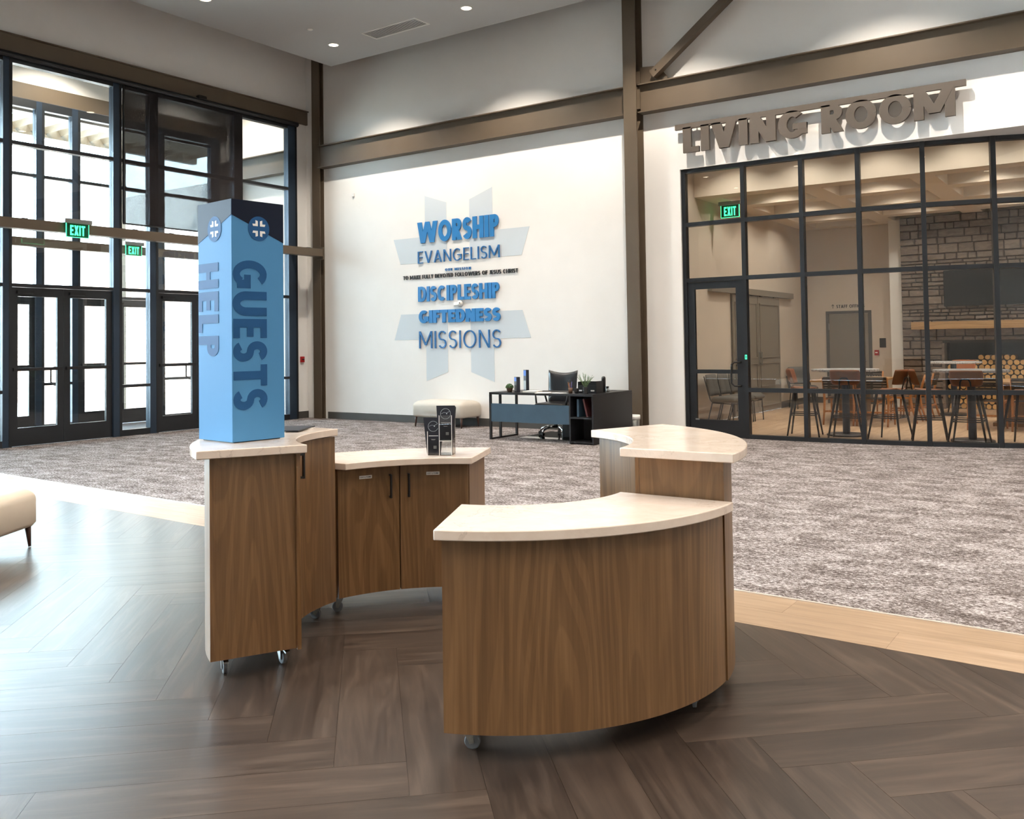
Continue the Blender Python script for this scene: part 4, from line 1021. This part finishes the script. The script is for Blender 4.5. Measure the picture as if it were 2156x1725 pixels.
def office_chair():
    cx, cy = -7.90, 12.62
    t = empty('office_chair', (cx, cy, 0), label='black leather swivel chair with chrome base behind the desk', cat='chair')
    for k in range(5):
        a = math.radians(-105+72*k); dx, dy = math.cos(a), math.sin(a)
        MB().tube([(cx+dx*.03, cy+dy*.03, .145), (cx+dx*.16, cy+dy*.16, .14), (cx+dx*.25, cy+dy*.25, .11), (cx+dx*.29, cy+dy*.29, .065)], [.022, .02, .017, .013], 10).build('base_arm', M['chrome'], t, smooth=True)
        c = MB()
        for sg in (-1, 1): c.lathe([(0, -.009), (.026, -.009), (.028, 0), (.026, .009), (0, .009)], n=16).xf(Matrix()) if False else None
        for sg in (-.013, .013):
            w = MB().lathe([(0, -.009), (.026, -.009), (.028, 0), (.026, .009), (0, .009)], n=16).xf(frame((cx+dx*.29-dy*sg, cy+dy*.29+dx*sg, .036), (dx, dy, 0), (0, 0, 1), (dy, -dx, 0))); c.add(w.v, w.f)
        c.build('caster', M['plastic_black'], t, auto=40)
    MB().lathe([(.035, .12), (.035, .20), (.025, .20), (.025, .42)], (cx, cy, 0), 16).build('gas_column', M['plastic_black'], t)
    T = Matrix.Translation((cx, cy, 0))
    rounded_block(MB(), .54, .54, .42, .53, .06, bulge=.012).xf(T).build('seat', M['black_leather'], t, smooth=True)
    # high back: a softly pinched pillow whose top edge dips in the middle
    mb = MB(); nx, nz = 12, 12; vs = []
    for side in (0, 1):
        for j in range(nz+1):
            for i in range(nx+1):
                u = i/nx*2-1; v_ = j/nz
                hw = .255+.02*v_; edge = (1-abs(u)**4)*(1-abs(2*v_-1)**4)
                z = .50+v_*(.50+.045*u*u); y = .22+.06*v_+(.035*edge+.008)*(1 if side else -1)+.03*u*u*-1
                vs.append((u*hw, y, z))
    fs = []; m = (nx+1)*(nz+1)
    for j in range(nz):
        for i in range(nx):
            a = j*(nx+1)+i; fs.append((a, a+1, a+nx+2, a+nx+1)); fs.append((m+a, m+a+nx+1, m+a+nx+2, m+a+1))
    for i in range(nx): fs += [(i, m+i, m+i+1, i+1), (nz*(nx+1)+i, nz*(nx+1)+i+1, m+nz*(nx+1)+i+1, m+nz*(nx+1)+i)]
    for j in range(nz): a = j*(nx+1); fs += [(a, a+nx+1, m+a+nx+1, m+a), (a+nx, m+a+nx, m+a+2*nx+1, a+2*nx+1)]
    mb.add(vs, fs).xf(T).build('backrest', M['black_leather'], t, smooth=True)
    for sg in (-1, 1): MB().tube([(cx+sg*.27, cy+.20, .45), (cx+sg*.31, cy+.16, .66), (cx+sg*.31, cy-.12, .68), (cx+sg*.27, cy-.14, .45)], .016, 8).build('armrest', M['plastic_black'], t, smooth=True)
office_chair()
def trash():
    x, y = -6.70, 13.00
    t = empty('waste_bin', (x, y, 0), label='small wire waste bin with a pale liner behind the desk', cat='waste bin')
    MB().lathe([(.09, .005), (.105, .33), (.101, .33), (.086, .01)], (x, y, 0), 24).build('bin', M['zinc'], t, smooth=True)
    rnd = random.Random(2); prof = [(.097, .30), (.104, .335), (.111, .34), (.113, .31), (.111, .27)]
    MB().lathe(prof, (x, y, 0), 24).build('liner', M['white_plastic'], t, smooth=True)
trash()

# ---- leaflet holder on the low counter and magazines on the tall one
def leaflet_holder():
    zt = .8485
    bx, by = -3.455, 4.24
    t = empty('leaflet_holder', (bx, by, zt), label='clear acrylic two-tier leaflet holder on the low counter', cat='holder')
    ex = Vector((.87, .49, 0)).normalized(); ey = Vector((-ex.y, ex.x, 0)); Z = Vector((0, 0, 1))
    F = frame((bx, by, zt), ex, ey, Z)
    th = .003
    # front low pocket and raised back pocket: thin clear sheets
    A = MB()
    A.box(-.075, .055, 0, .075, .058, .23).box(-.075, -.055, 0, .075, -.052, .10).box(-.075, -.052, .0, -.072, .055, .10).box(.072, -.052, 0, .075, .055, .23).box(-.072, -.052, .0, .072, .055, .003)
    A.box(.0, -.075, .085, .075, -.072, .235).box(-.0, -.072, .085, .075, .0, .088)
    A.xf(F).build('clear_body', M['acrylic'], t)
    E = MB()
    for x, y, z0, z1 in ((-.0735, -.0535, 0, .14), (.0735, .0565, 0, .23), (.0, -.0735, 0, .235), (.0735, -.0735, 0, .235), (-.0735, .0565, 0, .16)): E.box(x-.0018, y-.0018, z0, x+.0018, y+.0018, z1)
    E.box(.0, -.0755, .084, .075, -.072, .088)
    E.xf(F).build('polished_edge', M['white_print'], t)
    def stack(name, ox, oy, oz, w, dpt, h, flare, tilt, label):
        s = empty(name, F @ Vector((ox, oy, oz)), label=label, cat='leaflets', group='leaflets in the counter holder')
        T = F @ Matrix.Translation((ox, oy, oz)) @ Matrix.Rotation(tilt, 4, 'X')
        for k in range(6):
            y = -dpt/2+dpt*k/5
            MB().prism([(-w/2*flare, 0), (w/2*flare, 0), (w/2, h-.002*k), (-w/2, h-.002*k)], -.0022, .0022).xf(T @ frame((0, y, 0), (1, 0, 0), (0, 0, 1), (0, -1, 0))).build('leaflet', M['print_dark'], s)
        T2 = T @ frame((0, -dpt/2-.0024, 0), (1, 0, 0), (0, 0, 1), (0, -1, 0))
        MB().tube([(.030*math.cos(2*PI*k/28), h*.76+.030*math.sin(2*PI*k/28), .0006) for k in range(28)], .0008, 5, closed=True).xf(T2).build('print_ring', M['emblem'], s)
        MB().tube([(-.026, h*.76, .0006), (-.008, h*.76+.008, .0006), (.006, h*.76+.004, .0006), (.026, h*.76+.016, .0006)], .0007, 5).add(*[((.004, h*.75, .0004), (.010, h*.75, .0004), (.010, h*.75+.006, .0010), (.004, h*.75+.006, .0010)), [(0, 1, 2, 3)]]).xf(T2).build('print_line', M['emblem'], s)
        MB().box(-.026, h*.49, 0, .030, h*.505, .0006).box(-.012, h*.40, 0, .014, h*.404, .0005).box(-.010, h*.385, 0, .010, h*.389, .0005).xf(T2).build('print_text', M['white_print'], s)
        MB().box(.002, h*.14, 0, .020, h*.225, .0006).xf(T2).build('print_square', M['alu'], s)
    stack('leaflet_stack', -.045, -.005, .004, .118, .045, .212, .62, math.radians(-4), 'dark leaflets in the lower pocket of the clear holder')
    stack('leaflet_stack', .035, -.040, .089, .110, .045, .20, .74, math.radians(-5), 'dark leaflets with a white ring in the raised pocket of the clear holder')
leaflet_holder()
for k, (x, y, rz, m, lab) in enumerate(((-3.88, 3.44, .5, 'print_dark', 'dark magazine lying on the tall counter behind the column sign'), (-3.90, 3.41, .15, 'paper', 'pale magazine under the dark one behind the column sign'))):
    tag(MB().box(-.105, -.14, 0, .105, .14, .005).xf(Matrix.Translation((x, y, 1.0425+(.0055 if k == 0 else 0))) @ Matrix.Rotation(rz, 4, 'Z')).build('magazine', M[m]), lab, 'magazine')

# ================================================================== LIVING ROOM FURNITURE
def bar_table(x, y, label):
    t = empty('bar_table', (x, y, 0), label=label, cat='table', group='round bar tables')
    MB().lathe([(0, .99), (.49, .99), (.50, .995), (.50, 1.02), (.495, 1.025), (0, 1.025)], (x, y, 0), 48).build('tabletop', M['marble'], t, auto=40)
    MB().lathe([(.055, .03), (.055, .985), (.14, .985), (.14, .99)], (x, y, 0), 24).build('post', M['blue_frame'], t, auto=40)
    MB().lathe([(.29, 0), (.29, .02), (.27, .03), (0, .03)], (x, y, 0), 40).build('foot_plate', M['black'], t, auto=40)
bar_table(-3.86, 14.62, 'round marble-topped bar table behind the storefront, left one')
bar_table(-2.09, 14.55, 'round marble-topped bar table behind the storefront, right one')
bar_table(-3.07, 19.30, 'round marble-topped bar table far back before the stone fireplace')
def make_stool(label):
    t = empty('bar_stool', (0, 0, 0), label=label, cat='bar stool', group='tan leather bar stools')
    for sx in (-1, 1):
        for s2 in (-1, 1):
            MB().tube([(sx*.245, s2*.235, 0), (sx*.13, s2*.13, .70)], [.012, .022], 10).build('leg', M['black'], t, smooth=True)
    MB().tube([(sx*.19, s2*.184, .33) for sx, s2 in ((-1, -1), (1, -1), (1, 1), (-1, 1))], .008, 8, closed=True).build('foot_ring', M['black'], t)
    MB().tube([(sx*.186, s2*.18, .355) for sx, s2 in ((-1, -1), (1, -1), (1, 1), (-1, 1))], .006, 8, closed=True).build('foot_ring', M['black'], t)
    # dished seat
    mb = MB(); n = 10; vs = []; fs = []
    for side in (0, 1):
        for j in range(n+1):
            for i in range(n+1):
                u = i/n*2-1; w = j/n*2-1; k = (1-.18*w*w) ; vs.append((u*.205*k, w*.20*(1-.12*u*u), .705+.028*u*u+.018*max(0, -w)**2+(.03 if side else 0)*(1-.5*max(abs(u), abs(w))**4)))
    m = (n+1)**2
    for j in range(n):
        for i in range(n):
            a = j*(n+1)+i; fs.append((a, a+n+1, a+n+2, a+1)); fs.append((m+a, m+a+1, m+a+n+2, m+a+n+1))
    for i in range(n): fs += [(i, i+1, m+i+1, m+i), (n*(n+1)+i, m+n*(n+1)+i, m+n*(n+1)+i+1, n*(n+1)+i+1)]
    for j in range(n): a = j*(n+1); fs += [(a, m+a, m+a+n+1, a+n+1), (a+n, a+2*n+1, m+a+2*n+1, m+a+n)]
    mb.add(vs, fs).build('seat', M['tan_leather'], t, smooth=True)
    # curved back pad (back is at -y, the stool faces +y)
    mb = MB(); vs = []; fs = []; nx, nz = 12, 8
    for side in (0, 1):
        for j in range(nz+1):
            for i in range(nx+1):
                u = i/nx*2-1; v_ = j/nz*2-1
                rx = (1-.10*max(0, -v_)) * (1-.05*abs(v_)**6); edge = (1-abs(u)**6)*(1-abs(v_)**6)
                y = -.225+.075*u*u-.03*v_; off = (.022*edge+.003)*(1 if side else -1)
                vs.append((u*.215*rx, y-off, .925+v_*.112*(1-.06*u**6)))
    m = (nx+1)*(nz+1)
    for j in range(nz):
        for i in range(nx):
            a = j*(nx+1)+i; fs.append((a, a+nx+1, a+nx+2, a+1)); fs.append((m+a, m+a+1, m+a+nx+2, m+a+nx+1))
    for i in range(nx): fs += [(i, i+1, m+i+1, m+i), (nz*(nx+1)+i, m+nz*(nx+1)+i, m+nz*(nx+1)+i+1, nz*(nx+1)+i+1)]
    for j in range(nz): a = j*(nx+1); fs += [(a, m+a, m+a+nx+1, a+nx+1), (a+nx, a+2*nx+1, m+a+2*nx+1, m+a+nx)]
    mb.add(vs, fs).build('backrest', M['tan_leather'], t, smooth=True)
    MB().tube([(-.075, -.10, .70), (-.075, -.215, .74), (-.062, -.247, .88), (-.04, -.252, .915), (.04, -.252, .915), (.062, -.247, .88), (.075, -.215, .74), (.075, -.10, .70)], .011, 8).build('back_bracket', M['black'], t, smooth=True)
    return t
stool0 = make_stool('tan leather bar stool at the left table with its back to the sliding doors')
spots = [(-4.40, 14.30, -80, None), (-3.70, 14.08, 6, 'tan leather bar stool at the left table with its back to the glass'), (-3.14, 14.26, 80, 'tan leather bar stool right of the left table, facing it'), (-2.60, 14.24, -78, 'tan leather bar stool left of the right table, facing it'),
         (-2.06, 14.06, 0, 'tan leather bar stool at the right table with its back to the glass'), (-1.42, 14.45, 75, 'tan leather bar stool at the right picture edge'), (-3.02, 20.0, 180, 'tan leather bar stool behind the far bar table before the logs')]
for k, (x, y, a, lab) in enumerate(spots):
    o = stool0 if k == 0 else copy_tree(stool0); o.location = (x, y, 0); o.rotation_euler = (0, 0, math.radians(a))
    if lab: o['label'] = lab

def make_grey_chair(label):
    t = empty('stacking_chair', (0, 0, 0), label=label, cat='chair', group='grey padded stacking chairs')   # faces +x
    rounded_block(MB(), .47, .48, .40, .50, .07, bulge=.008).xf(Matrix.Translation((.03, 0, 0))).build('seat', M['grey_fabric'], t, smooth=True)
    mb = MB(); vs = []; fs = []; nx, nz = 12, 10
    for side in (0, 1):
        for j in range(nz+1):
            for i in range(nx+1):
                u = i/nx*2-1; v_ = j/nz*2-1; edge = (1-abs(u)**6)*(1-abs(v_)**6); seam = .010*math.exp(-(u/.06)**2) if side else 0
                off = (.03*edge+.006-seam)*(1 if side else -1)
                vs.append((-.225-.075*(v_+1)/2+.02*u*u+off, u*.24*(1-.04*max(0, v_)), .70+v_*.19*(1-.05*u**6)))
    m = (nx+1)*(nz+1)
    for j in range(nz):
        for i in range(nx):
            a = j*(nx+1)+i; fs.append((a, a+nx+1, a+nx+2, a+1)); fs.append((m+a, m+a+1, m+a+nx+2, m+a+nx+1))
    for i in range(nx): fs += [(i, i+1, m+i+1, m+i), (nz*(nx+1)+i, m+nz*(nx+1)+i, m+nz*(nx+1)+i+1, nz*(nx+1)+i+1)]
    for j in range(nz): a = j*(nx+1); fs += [(a, m+a, m+a+nx+1, a+nx+1), (a+nx, a+2*nx+1, m+a+2*nx+1, m+a+nx)]
    mb.add(vs, fs).build('backrest', M['grey_fabric'], t, smooth=True)
    for sg in (-1, 1):
        MB().tube([(.22, sg*.22, 0), (.20, sg*.22, .38), (-.16, sg*.22, .395), (-.20, sg*.235, .45), (-.31, sg*.235, .86)], .011, 8).build('side_frame', M['hblack'], t, smooth=True)
        MB().tube([(-.27, sg*.22, 0), (-.17, sg*.22, .39)], .011, 8).build('leg', M['hblack'], t, smooth=True)
    MB().tube([(.20, -.22, .37), (.20, .22, .37)], .009, 8).build('stretcher', M['hblack'], t)
    return t
gc0 = make_grey_chair('grey padded chair by the side wall, nearest the glass door')
for k, (x, y, a, lab) in enumerate(((-6.17, 15.55, 0, None), (-6.17, 16.08, 0, 'grey padded chair by the side wall, middle of the row of three'), (-6.17, 16.61, 0, 'grey padded chair by the side wall, last of the row of three'), (-6.15, 19.95, -52, 'grey padded chair standing alone past the sliding doors'))):
    o = gc0 if k == 0 else copy_tree(gc0); o.location = (x, y, 0); o.rotation_euler = (0, 0, math.radians(a))
    if lab: o['label'] = lab

def make_woven_chair(label):
    t = empty('woven_chair', (0, 0, 0), label=label, cat='chair', group='woven strap dining chairs')         # faces +y, back at -y
    for sx in (-1, 1):
        MB().tube([(sx*.25, .24, 0), (sx*.25, .22, .45)], [.015, .019], 8).build('leg', M['beech'], t, smooth=True)
        MB().tube([(sx*.25, -.30, 0), (sx*.25, -.22, .28), (sx*.25, -.20, .45), (sx*.25, -.25, .66), (sx*.25, -.30, .83)], [.015, .02, .022, .02, .016], 8).build('back_post', M['beech'], t, smooth=True)
        MB().bar((sx*.25, -.21, .44), (sx*.25, .23, .45), .03, .035).build('side_rail', M['beech'], t)
        MB().bar((sx*.25, -.235, .22), (sx*.25, .23, .22), .022, .022).build('stretcher', M['beech'], t)
    MB().bar((-.235, .22, .44), (.235, .22, .44), .03, .035).build('front_rail', M['beech'], t)
    MB().bar((-.235, -.235, .235), (.235, -.235, .235), .026, .03).build('back_stretcher', M['beech'], t)
    # woven seat and back: straps over and under
    for k in range(8):
        y = -.17+k*.05
        MB().box(-.245, y-.019, .455+(.004 if k % 2 else 0), .245, y+.019, .461+(.004 if k % 2 else 0)).build('seat_strap', M['strap'], t)
    for k in range(5):
        z = .62+k*.045; yb = -.25-(z-.66)*.29
        MB().box(-.25, yb-.026-(.003 if k % 2 else 0), z-.019, .25, yb-.020-(.003 if k % 2 else 0), z+.019).build('back_strap', M['strap'], t)
    MB().tube([(-.25, -.298, .825), (.25, -.298, .825)], .012, 8).build('top_rail', M['strap'], t)
    rv = MB()
    for k in range(9):
        x = -.2+k*.05; rv.lathe([(.006, 0), (.004, .004), (0, .005)], n=6).xf(Matrix()) if False else rv.box(x-.005, -.288, .735, x+.005, -.281, .745)
    rv.build('rivets', M['white_plastic'], t)
    return t
wc0 = make_woven_chair('woven strap chair with back to the glass at the wooden table, left one')
wl = [(-4.42, 16.52, 0, None), (-3.86, 16.52, 0, 'woven strap chair with back to the glass at the wooden table, right one'), (-3.62, 17.35, 90, 'woven strap chair at the end of the wooden table, nearest'), (-3.58, 17.95, 90, 'woven strap chair at the end of the wooden table, middle'), (-3.55, 18.55, 90, 'woven strap chair at the end of the wooden table, farthest'),
      (-4.60, 18.95, 180, 'woven strap chair on the far side of the wooden table'), (-2.15, 16.55, 0, 'woven strap chair behind the right bar table, left of a pair'), (-1.52, 16.55, 0, 'woven strap chair behind the right bar table, right of a pair')]
for k, (x, y, a, lab) in enumerate(wl):
    o = wc0 if k == 0 else copy_tree(wc0); o.location = (x, y, 0); o.rotation_euler = (0, 0, math.radians(a))
    if lab: o['label'] = lab
def dining(x0, x1, y0, y1, label):
    t = empty('dining_table', ((x0+x1)/2, (y0+y1)/2, 0), label=label, cat='table', group='wooden dining tables')
    MB().box(x0, y0, .715, x1, y1, .75).build('tabletop', M['oak_light'], t, bevel=.004)
    MB().box(x0+.3, y0+.35, 0, x1-.3, y1-.35, .06).build('foot', M['oak'], t)
    MB().box((x0+x1)/2-.18, y0+.5, .06, (x0+x1)/2+.18, y1-.5, .715).build('pedestal', M['oak'], t)
dining(-5.05, -3.95, 16.75, 18.60, 'wooden dining table ringed by woven chairs behind the left bar table')
dining(-2.45, -1.2, 16.78, 18.2, 'wooden dining table behind the right bar table')

# ---- stone fireplace
FY = 20.9
def fireplace():
    x0, x1, zt = -4.31, .50, LZ
    ox0, ox1, oz = -3.52, -.3, 1.37
    f = empty('fireplace', ((x0+x1)/2, FY+.4, 0), label='wide stacked-stone fireplace wall with a log-filled opening', cat='fireplace')
    yb = FY+.03
    MB().box(x0+.01, yb, 0, ox0, LYB-.002, zt-.002).box(ox1, yb, 0, x1, LYB-.002, zt-.002).box(ox0, yb, oz, ox1, LYB-.002, zt-.002).build('core', M['mortar'], f)
    MB().box(ox0, LYB-.03, 0, ox1, LYB-.004, oz).build('firebox', M['brick_dark'], f)
    rnd = random.Random(21); z = 0; n = 0; rest = MB()
    cuts = [0]
    while cuts[-1] < zt-.12: cuts.append(cuts[-1]+rnd.choice((.07, .09, .11, .14, .17, .20)))
    cuts[-1] = zt-.004
    def stone(a, b, c, d):
        nonlocal n
        g = .005; dp = FY-rnd.random()*.028; j = lambda: (rnd.random()-.5)*.014
        vs = [(a+g, yb, c+g), (b-g, yb, c+g), (b-g, yb, d-g), (a+g, yb, d-g)]
        q = .012
        vs += [(a+g+q+j(), dp+j(), c+g+q+j()), (b-g-q+j(), dp+j(), c+g+q+j()), (b-g-q+j(), dp+j(), d-g-q+j()), (a+g+q+j(), dp+j(), d-g-q+j())]
        fl = [(4, 5, 6, 7), (0, 1, 5, 4), (1, 2, 6, 5), (2, 3, 7, 6), (3, 0, 4, 7)]
        if n < 298 and (a+b)/2 < -1.75: MB().add(vs, fl).build('stone', M['stone'], f); n += 1
        else: rest.add(vs, fl)
    for k in range(len(cuts)-1):
        c, d = cuts[k], cuts[k+1]; x = x0
        while x < x1-.01:
            w = rnd.choice((.16, .22, .3, .38, .5))*(1 if x < -1.9 else 1.8); b = min(x+w, x1)
            if x1-b < .12: b = x1
            segs = [(x, b)]
            if c < oz-.01:
                if b <= ox0+.001 or x >= ox1-.001: pass
                elif x < ox0: segs = [(x, ox0)]; 
                elif b > ox1: segs = [(ox1, b)]
                else: segs = []
            for a2, b2 in segs:
                if b2-a2 > .03:
                    cc, dd = c, (min(d, oz) if (c < oz and ox0 < (a2+b2)/2 < ox1) else d)
                    stone(a2, b2, cc, dd)
            x = b
    o = rest.build('stone_field', M['stone'], f); o['kind'] = 'stuff'
    MB().box(ox0-.02, FY-.012, 0, ox0+.03, yb+.3, oz).build('jamb', M['stone'], f)
    tag(MB().box(-4.09, FY-.20, 1.66, .3, FY-.034, 1.82).build('mantel_shelf', M['oak_light'], bevel=.004), 'long pale wooden mantel beam on the stone fireplace', 'mantel')
    t = empty('television', (-2.4, FY-.05, 2.1), label='large black television above the wooden mantel', cat='television')
    MB().box(-3.46, FY-.085, 2.13, -1.36, FY-.042, 2.88).build('bezel', M['plastic_black'], t, bevel=.004)
    MB().box(-3.445, FY-.0865, 2.15, -1.375, FY-.0852, 2.865).build('screen', M['tv'], t)
fireplace()
def logs():
    rnd = random.Random(4); pl = []
    def top(x): 
        u = (x+3.45)
        return .93+.20*math.exp(-((x+2.80)/.30)**2)+.18*math.exp(-((x+2.30)/.22)**2)+.03*math.sin(9*u)
    r0 = .058; row = 0; z = r0
    while z < 1.25:
        x = -3.46+(r0 if row % 2 == 0 else 2*r0)
        while x < -1.25:
            if z < top(x): pl.append((x+rnd.uniform(-.004, .004), z+rnd.uniform(-.003, .003), r0*rnd.uniform(.80, .90)))
            x += r0*2.02
        z += r0*1.74; row += 1
    proto = {}
    for k, (x, z, r) in enumerate(pl):
        key = k % 5
        if key not in proto:
            mb = MB(); n = 14; ph = rnd.random()*6
            rr = [1+.05*math.sin(2*2*PI*i/n+ph)+.03*math.sin(3*2*PI*i/n) for i in range(n)]
            vs = [(rr[i]*math.cos(2*PI*i/n), y, rr[i]*math.sin(2*PI*i/n)) for y in (0, .42) for i in range(n)]
            mb.add(vs, [(i, (i+1) % n, (i+1) % n+n, i+n) for i in range(n)]); mb.add(vs[:n], [tuple(range(n))[::-1]], 1); mb.add(vs[n:], [tuple(range(n))], 1)
            proto[key] = mb.mesh('firewood_log', [M['bark'], M['cut']])
        o = link('firewood_log', proto[key]); o.location = (x, FY+.06+rnd.random()*.05, max(z, r*1.08)); o.scale = (r, 1, r); o.rotation_euler = (0, rnd.random()*6.28, 0)
        tag(o, 'round cut firewood log stacked in the stone fireplace opening', 'log', 'firewood in the fireplace')
logs()
# ---- living room lights
for k, (x, y, p) in enumerate(((-5.53, 16.3, 1), (-3.77, 16.3, 1), (-2.0, 16.3, 1), (-5.53, 17.9, 1), (-3.77, 17.9, 1), (-2.0, 17.9, 1), (-5.53, 19.5, 1), (-3.77, 19.5, 1), (-2.0, 19.5, 1), (-.2, 16.3, 1), (-.2, 17.9, 1), (-.2, 19.5, 1))):
    downlight((x, y, 4.5), LIVING_W*2.3, 'small downlight set in a coffer of the far room ceiling', 'coffer downlights', .05, 130)
for k, x in enumerate((-5.8, -4.6, -3.4, -2.2, -1.0)):
    downlight((x, 14.6, 4.95), LIVING_W*2.2, 'small downlight in the high ceiling strip just behind the storefront', 'strip downlights', .05, 120)
for k, (y, lab) in enumerate(((6.4, 'added fill light in the vestibule ceiling nearest the left picture edge'), (9.2, 'added fill light in the middle of the vestibule ceiling'), (12.0, 'added fill light in the vestibule ceiling nearest its white side wall'))):
    downlight((XE-1.35, y, 7.4), 420, lab, 'added vestibule fill lights', .085, 130)  # unseen lamps added to brighten the vestibule walls and ceiling
